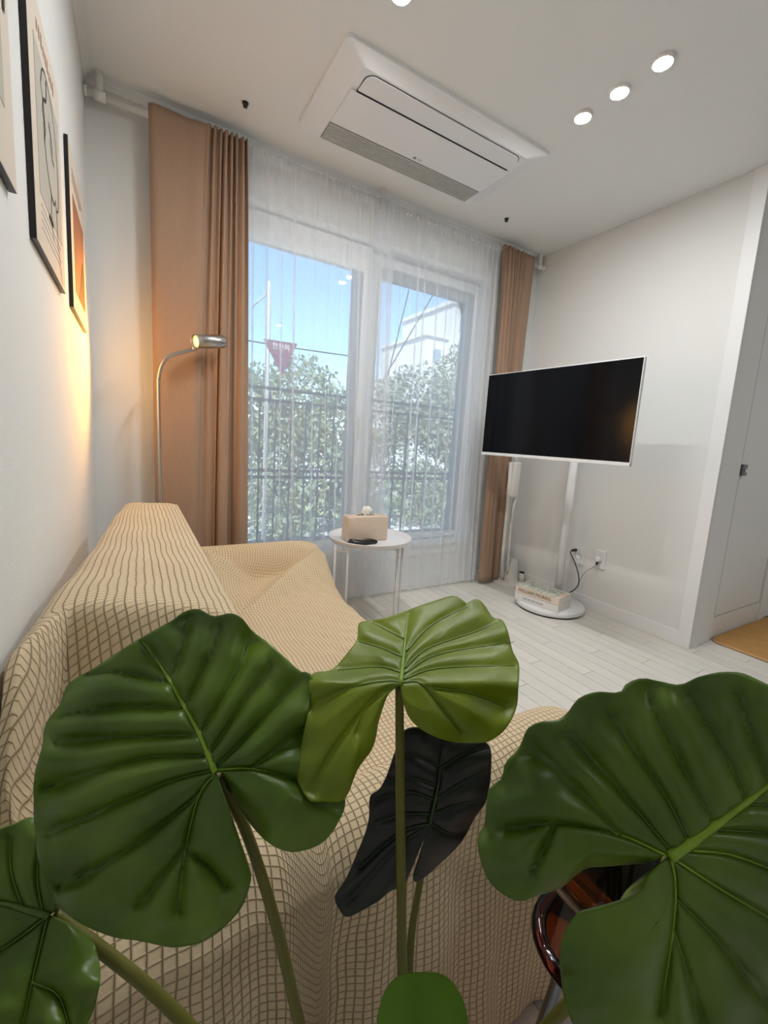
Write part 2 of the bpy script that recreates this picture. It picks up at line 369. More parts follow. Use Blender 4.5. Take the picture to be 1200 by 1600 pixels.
# ================================================================== ceiling things
ac = thing('ceiling_air_conditioner', 'white one-way cassette air conditioner set in the ceiling', 'air conditioner', (0, 0, H))
AX0, AX1, AY0, AY1 = .775, 1.785, -.752, -.255
bm = prism(rrect(AX0, AY0, AX1, AY1, .022), 2, -.014, 0); obj('panel_edge', bm, 'ac_white', ac)
# raised body: frustum
def frust(p0, z0, p1, z1):
    bm = bmesh.new(); A = [bm.verts.new((*q, z0)) for q in p0]; B = [bm.verts.new((*q, z1)) for q in p1]; n = len(A)
    bm.faces.new(B); 
    for i in range(n): bm.faces.new((A[i], A[(i+1) % n], B[(i+1) % n], B[i]))
    bmesh.ops.recalc_face_normals(bm, faces=bm.faces); return bm
obj('panel', frust(rrect(AX0+.006, AY0+.006, AX1-.006, AY1-.006, .02), -.014, rrect(AX0+.085, AY0+.05, AX1-.085, AY1-.02, .02), -.036), 'ac_white', ac)
obj('louver', prism(rrect(AX0+.115, -.690, AX1-.115, -.600, .035, 6, (0, 0, 1, 1)), 2, -.0405, -.035), 'ac_white', ac)
gp = bmesh.new(); bx(gp, (AX0+.112, -.6025, -.0414), (AX1-.112, -.5945, -.0355)); 
lp = rrect(AX0+.113, -.692, AX1-.113, -.598, .036, 6, (0, 0, 1, 1)); tube(gp, [(a, b, -.0365) for a, b in lp], .0014, 6, closed=True)
obj('louver_gap', gp, 'black_gap', ac)
obj('front_plate', box((AX0+.092, -.595, -.041), (AX1-.092, -.395, -.034), .002), 'ac_white', ac)
obj('grille_tray', box((AX0+.092, -.393, -.0375), (AX1-.092, -.280, -.034)), 'print_grey', ac)
for k in range(10):
    y = -.388+k*.0112; obj('grille_slat', box((AX0+.096, y, -.0425), (AX1-.096, y+.0052, -.0365)), 'ac_grille', ac)
for k in range(5): 
    x = AX0+.13+k*(AX1-AX0-.26)/4; obj('clip', box((x, -.279, -.041), (x+.02, -.270, -.034), .001), 'ac_white', ac)
lg = obj('emblem_disc', lathe([(.0085, 0), (.0085, .0008)], 20, (1.275, -.416, -.0420)), 'print_grey', ac)
t = text_mesh('LG', .017); o = obj('emblem_lettering', t, 'print_grey', ac); o.location = (1.302, -.416, -.0414); o.rotation_euler = (math.pi, 0, 0)
obj('indicator', box((1.72, -.60, -.026), (1.735, -.595, -.022)), 'print_grey', ac)

def downlight(x, y, label):
    t = thing('downlight', label, 'downlight', (x, y, H), group='round ceiling downlights')
    obj('trim_ring', lathe([(.036, 0), (.036, -.009), (.031, -.0128), (.030, -.0128), (.030, 0)], 32, cap=False), 'diffuser_ring', t, True)
    obj('diffuser', lathe([(.0295, -.002), (.0295, -.0110), (.026, -.0125), (.012, -.0134), (.001, -.0136)], 32), 'glow_white', t, True)
downlight(1.708, -.966, 'glowing round downlight nearest the window in the row of three')
downlight(1.708, -1.116, 'middle glowing round downlight in the row of three')
downlight(1.708, -1.266, 'glowing round downlight farthest from the window in the row of three')
downlight(.855, -.955, 'lone glowing downlight cut by the top of the picture')
downlight(.855, -1.105, 'second downlight of the sofa side row, above the picture')
downlight(.855, -1.255, 'third downlight of the sofa side row, above the picture')
downlight(1.708, -3.1, 'unseen downlight added behind the viewer to brighten the curtains')  # added out of view so light passes the television to the curtains and sheers
downlight(3.6, -2.3, 'downlight in the hall ceiling')
def sprinkler(x, y, label):
    t = thing('sprinkler_head', label, 'sprinkler', (x, y, H), group='ceiling sprinkler heads')
    obj('escutcheon', lathe([(.020, 0), (.019, -.004), (.013, -.005), (.013, -.001)], 24, cap=False), 'ceiling_paper', t, True)
    obj('nozzle', lathe([(.012, -.001), (.012, -.010), (.008, -.018), (.009, -.021), (.001, -.023)], 16), 'sprinkler', t, True)
sprinkler(.559, -.236, 'small dark sprinkler head above the left brown curtain')
sprinkler(2.041, -.242, 'small dark sprinkler head near the right brown curtain')

# ================================================================== curtain rod and curtains
RZ, RY = 2.218, -.052
rod = thing('curtain_rod', 'white curtain rod under the ceiling along the window wall', 'curtain rod', (0, RY, RZ))
obj('rod', tb([(.003, 0, 0), (W-.02, 0, 0)], .0125, 14), 'rod_white', rod, True)
for x in (.053, 1.318, W-.045):
    b = tb([(x, 0, .004), (x, 0, .045), (x, 0, H-RZ-.002)], [.013, .013, .013], 12); tube(b, [(x-.02, 0, 0), (x+.02, 0, 0)], .018, 14)
    br = obj('bracket', b, 'rod_white', rod, True)
    obj('bracket_cap', lathe([(.015, 0), (.015, -.008), (.010, -.012)], 16, (x, 0, H-RZ)), 'rod_white', br, True)
obj('end_cap', tb([(.001, 0, 0), (.012, 0, 0)], .017, 14), 'rod_white', rod, True)
obj('end_cap', tb([(W-.022, 0, 0), (W-.004, 0, 0)], .017, 14), 'rod_white', rod, True)

def curtain_mesh(name, top, bot, zt, zb, nz=60, zcurve=None, sway=None):
    top = np.array(top); bot = np.array(bot); n = len(top); G = np.zeros((nz, n, 3))
    for i in range(nz):
        s = i/(nz-1); e = s**.7
        xy = top*(1-e)+bot*e
        if sway is not None: xy = xy+sway(s, xy)
        G[i, :, :2] = xy; G[i, :, 2] = zt+(zb-zt)*s
    return G
def resample(pts, n):
    P = np.array(pts, float); d = np.r_[0, np.cumsum(np.hypot(*np.diff(P, axis=0).T))]; q = np.linspace(0, d[-1], n)
    return np.stack([np.interp(q, d, P[:, 0]), np.interp(q, d, P[:, 1])], 1)
def gathers(x0, x1, y, n, amp, jit=.3, seed=1):
    rg = np.random.default_rng(seed); xs = np.linspace(x0, x1, 2*n+1); pts = []
    for i, x in enumerate(xs): pts.append((x+rg.uniform(-jit, jit)*(x1-x0)/(2*n), y+(amp if i % 2 else -amp)*rg.uniform(.55, 1.1)))
    return bez([(a, b) for a, b in pts], 6)
def brown(name, label, topp, botp, zt, zb, extra=None):
    n = 260; G = curtain_mesh(name, resample(topp, n), resample(botp, n), zt, zb, 70, sway=extra)
    t = thing(name, label, 'curtain', (0, 0, 0), group='brown side curtains')
    o = obj('curtain_cloth', grid_mesh('curtain_cloth', G), 'curtain_brown', t, True)
    md = o.modifiers.new('thick', 'SOLIDIFY'); md.thickness = .0012
    j = np.linspace(0, n-1, n).astype(int)
    k = 70-4
    hem = G[k:k+2, :, :].copy(); hem[:, :, 1] -= .0022; hem[1, :, 2] -= .012
    return t
YB = -.092
flat_t = bez([(.216, YB+.01), (.24, YB-.004), (.30, YB), (.36, YB+.004), (.40, YB-.004), (.43, YB-.006)], 8)
gat_t = gathers(.445, .600, YB-.006, 7, .019, .35, 3)
flat_b = bez([(.228, YB+.014), (.25, YB-.006), (.31, YB-.014), (.375, YB-.018), (.40, YB+.014), (.455, YB+.012), (.47, YB-.004)], 8)
gat_b = bez([(.475, YB+.014), (.49, YB-.018), (.525, YB-.022), (.54, YB+.018), (.558, YB+.022), (.575, YB-.018), (.61, YB-.026), (.638, YB+.0)], 8)
brown('curtain', 'brown curtain on the left behind the chrome reading lamp', list(flat_t)+list(gat_t), list(flat_b)+list(gat_b), 2.243, .022)
gr_t = list(gathers(2.176, 2.375, YB+.002, 7, .019, .35, 5))+list(bez([(2.385, YB+.01), (2.42, YB), (2.478, YB+.004)], 6))
gr_b = bez([(2.245, YB+.006), (2.265, YB-.02), (2.31, YB-.026), (2.35, YB-.018), (2.362, YB+.014), (2.38, YB+.016), (2.392, YB-.012), (2.415, YB-.018), (2.43, YB+.012), (2.455, YB+.016)], 8)
brown('curtain', 'brown curtain on the right behind the television', gr_t, gr_b, 2.243, .022)
def sheer(label, x0, x1, b0, b1, y, folds, seed):
    rg = np.random.default_rng(seed)
    def path(a0, a1, w, yy, amp):
        xs = []; pts = [(a0, yy)]
        for f in folds:
            x = a0+(a1-a0)*f
            pts += [(x-w*1.6, yy+rg.uniform(-amp, amp)), (x+w, yy-amp*.8), (x+w*1.1, yy-amp*.3), (x-w, yy+amp*.2), (x-w*1.1, yy+amp*.6), (x+w*1.6, yy+rg.uniform(-amp, amp))]
        pts.append((a1, yy)); return pts
    n = 420
    tp = resample(path(x0, x1, .0035, y, .006), n); bt = resample(path(b0, b1, .0055, y+.012, .012), n)
    ph = rg.uniform(0, 6, 4)
    def sway(s, xy):
        d = np.zeros_like(xy); d[:, 1] = (.002+.008*s)*np.sin(xy[:, 0]*38+ph[0]+s*1.2)+.0025*np.sin(xy[:, 0]*95+ph[1]); d[:, 0] = .004*s*np.sin(s*7+ph[2]); 
        if s < .05: d[:, 1] += .005*np.sin(xy[:, 0]*260+ph[3])*(1-s/.05)
        return d
    G = curtain_mesh('sheer', tp, bt, 2.24, .025, 60, sway=sway)
    t = thing('sheer_curtain', label, 'sheer curtain', group='white sheer curtains')
    o = obj('sheer_cloth', grid_mesh('sheer_cloth', G), 'sheer_white', t, True)
    hb = G[-2:, :, :].copy(); hb[0, :, 2] = G[-1, :, 2]+.012
    hd = G[:2, :, :].copy(); hd[1, :, 2] = G[0, :, 2]-.045; hd[:, :, 1] -= .004
    obj('heading', grid_mesh('heading', hd), 'sheer_white', t, True)
    return t
sheer('left white sheer curtain over the window beside the sofa arm', .592, 1.375, .618, 1.47, -.070, [.05, .13, .22, .30, .43, .52, .60, .68, .74, .83, .90, .96], 11)
sheer('right white sheer curtain over the window behind the side table', 1.285, 2.185, 1.33, 2.245, -.064, [.04, .10, .17, .30, .36, .46, .55, .63, .72, .80, .88, .93, .97], 12)

# ================================================================== posters on the left wall
def picture(y0, y1, z0, z1, label, art):
    t = thing('framed_poster', label, 'poster', (0, (y0+y1)/2, z0), group='black framed posters on the left wall')
    hw = (y1-y0)/2; h = z1-z0; f = .010; dp = .016
    obj('frame', box((.001, -hw, 0), (.0098, hw, h)), 'frame_black', t)
    obj('poster_sheet', box((.0098, -hw+.0008, .0008), (.0100, hw-.0008, h-.0008)), 'poster_cream', t)
    art(t, hw, h)
def panel(t, m, y0, y1, z0, z1, x=.0100, d=.0006): return obj('printed_panel', box((x, y0, z0), (x+d, y1, z1)), m, t)
def stroke(t, pts, r=.0022, m='ink'):
    P = [(.0112, a, b) for a, b in bez(pts, 8)]; bm = bmesh.new()
    n = len(P)
    for i in range(n):
        a = np.array(P[max(i-1, 0)][1:]); b = np.array(P[min(i+1, n-1)][1:]); dd = (b-a)/(np.linalg.norm(b-a)+1e-9); nn = np.array([-dd[1], dd[0]])*r
        bm.verts.new((P[i][0], P[i][1]+nn[0], P[i][2]+nn[1])); bm.verts.new((P[i][0], P[i][1]-nn[0], P[i][2]-nn[1]))
    bm.verts.ensure_lookup_table()
    for i in range(n-1): bm.faces.new((bm.verts[2*i], bm.verts[2*i+1], bm.verts[2*i+3], bm.verts[2*i+2]))
    return obj('drawn_line', bm, m, t)
def art_face(t, hw, h):
    panel(t, 'poster_grey', -hw+.05, hw-.035, .095, h-.085)
    cy, cz = .01, h*.56
    stroke(t, [(cy-.085, cz+.06), (cy-.06, cz+.095), (cy-.02, cz+.105), (cy+.04, cz+.09), (cy+.08, cz+.04), (cy+.095, cz-.03), (cy+.085, cz-.085), (cy+.06, cz-.10), (cy+.045, cz-.085), (cy+.03, cz-.10), (cy-.01, cz-.095), (cy-.05, cz-.06), (cy-.07, cz-.01), (cy-.06, cz+.02), (cy-.085, cz+.06)])
    stroke(t, [(cy-.02, cz+.10), (cy-.03, cz+.06), (cy-.06, cz+.045), (cy-.075, cz+.02), (cy-.055, cz-.0), (cy-.07, cz-.03)], .0030)
    stroke(t, [(cy-.01, cz+.035), (cy+.015, cz+.02), (cy+.03, cz-.005)], .0028); stroke(t, [(cy+.0, cz+.01), (cy+.02, cz-.015), (cy+.045, cz-.02)], .0022)
    stroke(t, [(cy-.01, cz-.095), (cy-.015, cz-.14), (cy+.0, cz-.18)]); stroke(t, [(cy+.055, cz-.10), (cy+.06, cz-.15), (cy+.07, cz-.17), (cy+.085, cz-.20), (cy+.11, cz-.235)])
    stroke(t, [(cy-.045, cz-.148), (cy+.005, cz-.150)], .005)
    for k in range(9): panel(t, 'print_brown', -hw+.085+k*.022, -hw+.095+k*.022, h-.058, h-.058+.016+.004*(k % 3), .0100, .0004)
    for k in range(4): panel(t, 'print_grey', -hw+.06, hw-.06-.02*(k % 2), .078-k*.013, .080-k*.013, .0100, .0004)
def art_brown(t, hw, h):
    panel(t, 'poster_brown', -hw+.06, hw-.05, .055, h-.115)
    pd = prism([(-.05, .06), (.13, .06), (.13, .16), (.09, .20), (.05, .17), (.01, .12)], 0, .0106, .0112); obj('printed_shape', pd, 'poster_dark', t)
    for k in range(3): panel(t, 'print_brown', -hw+.06, hw-.06-.04*k, h-.055-k*.014, h-.051-k*.014, .0100, .0004)
def art_strokes(t, hw, h):
    stroke(t, [(hw-.035, h-.10), (hw-.02, h-.13), (hw-.04, h-.16)], .004); stroke(t, [(hw-.022, h-.18), (hw-.03, h-.22)], .005)
    panel(t, 'poster_grey', -hw+.05, hw-.05, .08, h-.09)
picture(-1.262, -.905, 1.270, 1.70, 'black framed poster with a line drawn head', art_face)
picture(-.738, -.345, 1.278, 1.705, 'black framed poster with a dark brown picture, nearest the window', art_brown)
picture(-1.77, -1.405, 1.278, 1.70, 'black framed poster cut off by the left picture edge', art_strokes)

# ================================================================== reading floor lamp
LX, LY = .243, -.195
lamp = thing('floor_lamp', 'brushed steel reading lamp with lit cylinder head behind the sofa', 'lamp', (LX, LY, 0))
obj('base', lathe([(.085, .0), (.085, .010), (.075, .014), (.012, .016)], 40), 'steel', lamp, True)
pp = bez([(0, 0, .01), (-.002, 0, .60), (-.006, 0, 1.10), (-.004, 0, 1.17), (.008, 0, 1.222), (.032, 0, 1.258), (.075, 0, 1.28), (.13, 0, 1.303)], 10)
obj('pole', tb(pp, .0072, 12), 'steel', lamp, True)
hx0, hx1, hz = .118, .262, 1.345
def cyl_x(x0, x1, r, n=32, c=(0, 0), caps=(True, True), prof=None):
    bm = lathe(prof or [(r, 0), (r, x1-x0)], n, cap=False)
    bmesh.ops.rotate(bm, verts=bm.verts, cent=(0, 0, 0), matrix=Matrix.Rotation(math.pi/2, 3, 'Y')); bmesh.ops.translate(bm, verts=bm.verts, vec=(x0, c[0], c[1])); return bm
HA = math.radians(28)
hd = obj('lamp_head', cyl_x(hx0, hx1, 0, prof=[(.023, .022), (.0265, 0), (.0285, 0), (.0285, .138), (.026, .144), (.001, .144)], c=(0, hz)), 'steel', lamp, True)
obj('bulb', cyl_x(hx0+.006, hx0+.03, 0, prof=[(.001, 0), (.012, .002), (.019, .008), (.0225, .022), (.001, .024)], c=(0, hz)), 'glow_amber', hd, True)
obj('joint', lathe([(.010, 0), (.010, .022)], 16, (.13, 0, 1.298)), 'steel', lamp, True)
sl = bpy.data.lights.new('lamp_beam', 'SPOT'); sl.energy = 21; sl.color = (1, .46, .08); sl.spot_size = math.radians(98); sl.spot_blend = .9; sl.shadow_soft_size = .02
slo = bpy.data.objects.new('lamp_beam', sl); C.objects.link(slo); slo.parent = lamp; slo.location = (hx0-.006, 0, hz); slo.rotation_euler = (0, math.radians(90), 0)
piv = Matrix.Translation((.19, 0, hz)) @ Matrix.Rotation(HA, 4, 'Z') @ Matrix.Rotation(math.radians(-12), 4, 'Y') @ Matrix.Translation((-.19, 0, -hz))
hd.matrix_local = piv @ hd.matrix_local; slo.matrix_local = piv @ Matrix.Translation((hx0-.006, 0, hz)) @ Matrix.Rotation(math.pi/2, 4, 'Y')

# ================================================================== sofa under its cover
def sofa():
    seat = [(.006, .02), (.006, .40), (.006, .640), (.014, .682), (.060, .698), (.17, .702), (.262, .694), (.292, .655), (.335, .43), (.365, .362), (.50, .352), (.66, .350), (.80, .340), (.868, .315), (.890, .25), (.897, .12), (.900, .012)]
    arm = [(.008, .02), (.008, .30), (.010, .44), (.030, .468), (.085, .478), (.19, .48), (.265, .48), (.295, .48), (.335, .48), (.365, .48), (.50, .48), (.66, .48), (.80, .478), (.872, .465), (.905, .42), (.915, .22), (.92, .012)]
    nu = 8; A = np.array(bez(seat, nu)); B = np.array(bez(arm, nu)); U = len(A)
    secs = []                                                # (y, armness, backness, drop)
    yN, yF = -1.842, -.298
    for k in np.linspace(1, 0, 26): secs.append((yN, 1, 0, k))
    for y in np.linspace(yN+.004, yF-.004, 240): secs.append((y, None, None, 0))
    for k in np.linspace(0, 1, 12): secs.append((yF, 1, 0, k))
    V = len(secs); G = np.zeros((U, V, 3))
    sm = lambda e0, e1, x: (lambda t: t*t*(3-2*t))(np.clip((x-e0)/(e1-e0), 0, 1))
    for j, (y, a, b, k) in enumerate(secs):
        if a is None:
            a = max(sm(-1.655, -1.705, y), sm(-.475, -.435, y))
            ye = np.where(A[:, 0] < .05, -1.60+.12*np.clip((A[:, 0]-.02)/.03, 0, 1), -1.48-.5*(A[:, 0]-.05))
            b = sm(ye-.13, ye, y)*(1-sm(-.525, -.455, y))      # how far the back rest stands up
        x = A[:, 0]*(1-a)+B[:, 0]*a; xe = .105*np.clip((y+1.6)/1.08, 0, 1)
        x = x+xe*np.clip((A[:, 1]-.30)/.38, 0, 1)*np.clip(1-x/.17, 0, 1); zb = A[:, 1]; za = B[:, 1]
        dome = 0
        for yc in (-1.772, -.368):
            t_ = abs(y-yc)/.072
            if t_ < 1.2: dome = max(dome, 1-min(t_, 1)**2.6)
        za2 = np.where(za > .25, za-.050*(1-dome)*a*np.clip((za-.25)/.15, 0, 1), za)
        z = zb*(1-a)+za2*a
        isback = 1-sm(.27, .35, x)                           # the back strip of the profile
        zback = np.where(zb > .30, np.maximum(za2, .30)*(1-b)+zb*b, zb)
        z = z*(1-isback)+np.maximum(zback, 0)*isback
        ze = z.copy(); z = z*(1-k)+.012*k
        yy = np.full(U, y)
        if k > 0:
            sgn = -1 if y < -1 else 1
            yy = yy+sgn*(.030*k+.010*k*np.sin(x*31+1.0)+.006*k*np.sin(x*67)) if sgn < 0 else yy+sgn*.004*k
            if sgn < 0: yy = yy-.028*np.sin(np.pi*min(1, k*1.6))*np.exp(-((x-.06)/.05)**2)*np.sin(k*9+2)
        G[:, j] = np.stack([x, yy, z], 1)
    # cloth pulled from the far arm's front corner down across the seat
    def tent(A0, B0, fall, wid):
        nonlocal G
        A0 = np.array(A0); B0 = np.array(B0); ab = (B0-A0)[:2]; L2 = ab@ab
        q = G[:, :, :2]-A0[:2]; t = np.clip((q@ab)/L2, 0, 1); dist = np.linalg.norm(q-t[..., None]*ab, axis=2)
        zt = A0[2]+(B0[2]-A0[2])*t-np.maximum(dist-wid, 0)*fall; z = G[:, :, 2]
        m = (z > .2)&(zt > z-.05); h = .02; dlt = zt-z; sm_ = z+.5*(dlt+np.sqrt(dlt*dlt+h*h))-.5*h*0-.5*(np.sqrt(h*h))*1
        G[:, :, 2] = np.where(m&(sm_ > z), sm_, z)
    tent((.865, -.45, .470), (.42, -.83, .352), .85, .004)
    tent((.80, -.60, .372), (.52, -.95, .350), .5, .002)
    tent((.40, -.46, .50), (.40, -.70, .36), .8, .0)
    # soft wrinkles over the seat
    x, y, z = G[..., 0], G[..., 1], G[..., 2]
    msk = sm_mask = np.clip((x-.36)/.08, 0, 1)*np.clip((.9-x)/.06, 0, 1)*np.clip((-.48-y)/.1, 0, 1)*np.clip((y+1.68)/.06, 0, 1)
    G[..., 2] += msk*(.004*np.sin(70*(y+.55*x)+3*np.sin(9*x))*np.clip((x-.5)/.25, 0, 1)+.0035*np.sin(23*(y-.4*x)+4*x))
    bk = np.clip((.28-x)/.05, 0, 1)*np.clip((z-.5)/.1, 0, 1)
    G[..., 2] += bk*(.004*np.sin(9*y+2)+.002*np.sin(27*y+30*x))
    # hanging folds at the near end by the wall
    nf = np.clip((-1.46-y)/.12, 0, 1)*np.exp(-((x-.05)/.09)**2)
    G[..., 1] -= .010*nf*np.sin(z*22+x*40); G[..., 0] += .005*nf*np.sin(z*30+1)
    nr = np.clip((-1.74-y)/.1, 0, 1)*np.clip((.5-z)/.2, 0, 1)
    G[..., 1] -= .010*nr*(np.sin(26*x+6*z)+.5*np.sin(61*x+2))
    G[..., 0] = np.maximum(G[..., 0], .004); G[..., 2] = np.maximum(G[..., 2], .006)
    du = np.linalg.norm(np.diff(G, axis=0), axis=2); dv = np.linalg.norm(np.diff(G, axis=1), axis=2)
    u = np.concatenate([np.zeros((1, V)), np.cumsum(du, axis=0)], 0); v = np.concatenate([np.zeros((U, 1)), np.cumsum(dv, axis=1)], 1)
    mid = int(U*.4); u = u-u[mid:mid+1]; u = u*.25+.75*u[:, V//2:V//2+1]; v0 = v[:, V//2:V//2+1]; v = v-v0; v = v*.5+.5*np.median(v, axis=0, keepdims=True)
    me = grid_mesh('slipcover', G, np.stack([u, v], -1))
    t = thing('sofa', 'sofa under a cream quilted slipcover along the left wall', 'sofa', (0, 0, 0))
    o = obj('slipcover', me, 'sofa_cover', t, True)
    bmx = bmesh.new(); bx(bmx, (.05, -1.80, .06), (.86, -.33, .30), .02); bx(bmx, (.12, -1.44, .28), (.24, -.58, .63), .03)
    obj('sofa_body', bmx, 'poster_cream', t)
    for x in (.12, .80):
        for y in (-1.74, -.40): obj('foot', lathe([(.018, 0), (.024, .06)], 14, (x, y, .002)), 'bark', t)
sofa()

# ================================================================== side table with tissue box and remote
TX, TY, TZ = 1.212, -.322, .46
st = thing('side_table', 'round white metal tray table beside the sofa arm', 'table', (TX, TY, 0))
R_ = .217
obj('tray', lathe([(.001, TZ-.012), (R_-.022, TZ-.012), (R_-.014, TZ-.008), (R_-.001, TZ+.010), (R_+.002, TZ+.012), (R_+.003, TZ+.009), (R_-.010, TZ-.013), (R_-.020, TZ-.0155), (.001, TZ-.0155)], 64), 'table_white', st, True)
ra = R_-.045
ang = [math.radians(a) for a in (188, 212, 322, 346)]
leg_xy = [(ra*1.06*math.cos(a), ra*1.06*math.sin(a)) for a in ang]
LEGS = [(-.205, -.035), (-.175, -.115), (.10, -.175), (.14, -.150)]
LEGS = [on(1, -.36, 523, 880)-np.array([TX, TY, 0]), on(1, -.42, 543, 880)-np.array([TX, TY, 0]), on(1, -.44, 619, 900)-np.array([TX, TY, 0]), on(1, -.40, 626, 900)-np.array([TX, TY, 0])]
for q in LEGS: obj('leg', tb([(q[0], q[1], 0), (q[0], q[1], TZ-.014)], .0055, 10), 'table_white', st, True)
q0, q1, q2, q3 = LEGS
obj('crossbar', tb([(q0[0], q0[1], TZ-.042), (q1[0], q1[1], TZ-.036)], .004, 8), 'table_white', st, True)
obj('crossbar', tb([(q2[0], q2[1], TZ-.052), (.03, -.06, TZ-.018)], .004, 8), 'table_white', st, True)
tp0 = on(2, TZ-.012, 536, 846); 
tb_ = thing('tissue_box', 'beige leather tissue box on the white tray table', 'tissue box', (1.185, -.31, TZ-.0118), math.radians(-2))
BL, BW, BH = .116, .044, .132
obj('box_body', box((-BL, -BW, 0), (BL, BW, BH), .010, 3), 'tissue_leather', tb_, True)
obj('slot', prism(rrect(-.05, -.012, .05, .012, .011), 2, BH-.0005, BH+.0006), 'print_dark', tb_)
def tissue():
    bm = bmesh.new(); n = 28; R = []
    for i, (r, z) in enumerate([(.026, 0), (.024, .010), (.028, .022), (.021, .034), (.012, .043), (.002, .040)]):
        R.append([bm.verts.new((r*(1.1+.35*math.sin(3*a+i))*math.cos(a), .45*r*(1+.4*math.sin(5*a+2*i))*math.sin(a), BH+z+.004*math.sin(4*a+i))) for a in [2*math.pi*k/n for k in range(n)]])
    for A, B in zip(R, R[1:]):
        for k in range(n): bm.faces.new((A[k], A[(k+1) % n], B[(k+1) % n], B[k]))
    bm.faces.new(R[-1]); return bm
obj('tissue', tissue(), 'tissue_paper', tb_, True)
rm = thing('remote_control', 'black remote control lying in front of the tissue box', 'remote', (1.128, -.403, TZ-.0118), math.radians(10))
pr = [(-.078, .0), (.076, .0), (.082, .008), (.076, .018), (.04, .024), (0, .020), (-.03, .027), (-.066, .034), (-.080, .026), (-.083, .008)]
rb = prism(pr, 1, -.021, .021); bmesh.ops.bevel(rb, geom=[e for e in rb.edges if len(e.link_faces) == 2], offset=.003, segments=2, affect='EDGES')
obj('remote_body', rb, 'remote_black', rm, True)
for k in range(4): obj('button', lathe([(.004, .0), (.004, .003)], 10, (-.02+k*.022, 0, .0205)), 'remote_button', rm)
obj('button_ring', lathe([(.012, 0), (.012, .002), (.008, .002), (.008, 0)], 18, (-.058, 0, .0315)), 'remote_button', rm)

# ================================================================== television on its round stand
PX_, PY_ = 2.43, -.600
tv = thing('television', 'black screened television with white rim on a white pole stand', 'television', (PX_, PY_, 0))
a = on(0, 2.035, 763, 585); L0 = np.array([2.031, -.226]); L1 = np.array([2.086, -1.131]); ZB, ZT = .925, 1.409
dirv = (L1-L0)/np.linalg.norm(L1-L0); ln = np.linalg.norm(L1-L0); nv = np.array([dirv[1], -dirv[0]])       # towards the sofa
if nv[0] > 0: nv = -nv
ctr = (L0+L1)/2; rz = math.atan2(dirv[1], dirv[0])
tvp = bpy.data.objects.new
def tvpart(name, lo, hi, m, bev=0, parent=tv):               # x along the screen, y towards the viewer side, z up
    bm = box(lo, hi, bev); Mx = Matrix(((dirv[0], nv[0], 0, ctr[0]-PX_), (dirv[1], nv[1], 0, ctr[1]-PY_), (0, 0, 1, 0), (0, 0, 0, 1)))
    bmesh.ops.transform(bm, matrix=Mx, verts=bm.verts); bmesh.ops.recalc_face_normals(bm, faces=bm.faces); return obj(name, bm, m, parent)
hl = ln/2
hsg = tvpart('housing', (-hl, -.022, ZB), (hl, -.002, ZT), 'tv_white', .003)
tvpart('screen', (-hl+.004, -.003, ZB+.016), (hl-.004, -.0005, ZT-.004), 'tv_screen')
tvpart('lower_rim', (-hl, -.022, ZB-.002), (hl, .0015, ZB+.014), 'tv_white', .002)
tvpart('rear_case', (-hl*.55, -.06, ZB+.05), (hl*.55, -.02, ZT-.12), 'tv_white', .01)
tvpart('mount_plate', (-.12, -.075, ZB+.12), (.12, -.058, ZB+.34), 'tv_white', .004)
obj('arm', tb([(0, 0, 1.16), ((ctr[0]-nv[0]*.07)-PX_, (ctr[1]-nv[1]*.07)-PY_, 1.16)], .018, 12), 'tv_white', tv, True)
obj('pole', tb([(0, 0, .03), (0, 0, 1.20)], .0235, 20), 'tv_white', tv, True)
obj('cable_cover', box((.020, -.012, .05), (.028, .012, 1.1), .003), 'tv_white', tv)
bs = obj('base', lathe([(.196, .008), (.203, .012), (.205, .020), (.205, .034), (.200, .040), (.001, .041)], 64, (-.048, .018, 0)), 'tv_white', tv, True)
obj('base_foot', lathe([(.194, .0), (.196, .009)], 48, (-.048, .018, 0)), 'black_gap', bs)
# two books on the base
def book(name, label, loc, rz, L_, Wd, T, cov, top, text, tm, tsize, gt):
    t = thing(name, label, 'book', loc, rz, 'books on the television stand')
    bm = bmesh.new(); bx(bm, (-L_/2, -Wd/2, 0), (L_/2, Wd/2, .0028)); bx(bm, (-L_/2, -Wd/2, T-.0028), (L_/2, Wd/2, T)); bx(bm, (-L_/2, -Wd/2-.0006, 0), (L_/2, -Wd/2+.003, T))
    obj('cover', bm, cov, t)
    obj('pages', box((-L_/2+.003, -Wd/2+.003, .0028), (L_/2-.003, Wd/2-.003, T-.0028)), 'book_pages', t)
    if top: obj('cover_print', box((-L_/2+.006, -Wd/2+.004, T), (L_/2-.030, Wd/2-.006, T+.0004)), top, t)
    if not text:                                             # lettering too small to read: a row of grey strokes
        for k in range(17): obj('spine_stroke', box((-L_*.30+k*.0085, -Wd/2-.0011, T*.36), (-L_*.30+k*.0085+(.0055 if k % 3 else .003), -Wd/2-.0005, T*(.60 if k % 4 else .66))), tm, t)
        return t
    o = obj('spine_lettering', text_mesh(text, tsize), tm, t); o.location = (-.015, -Wd/2-.0011, T/2); o.rotation_euler = (math.pi/2, 0, 0); o.scale = (gt, 1, 1)
    return t
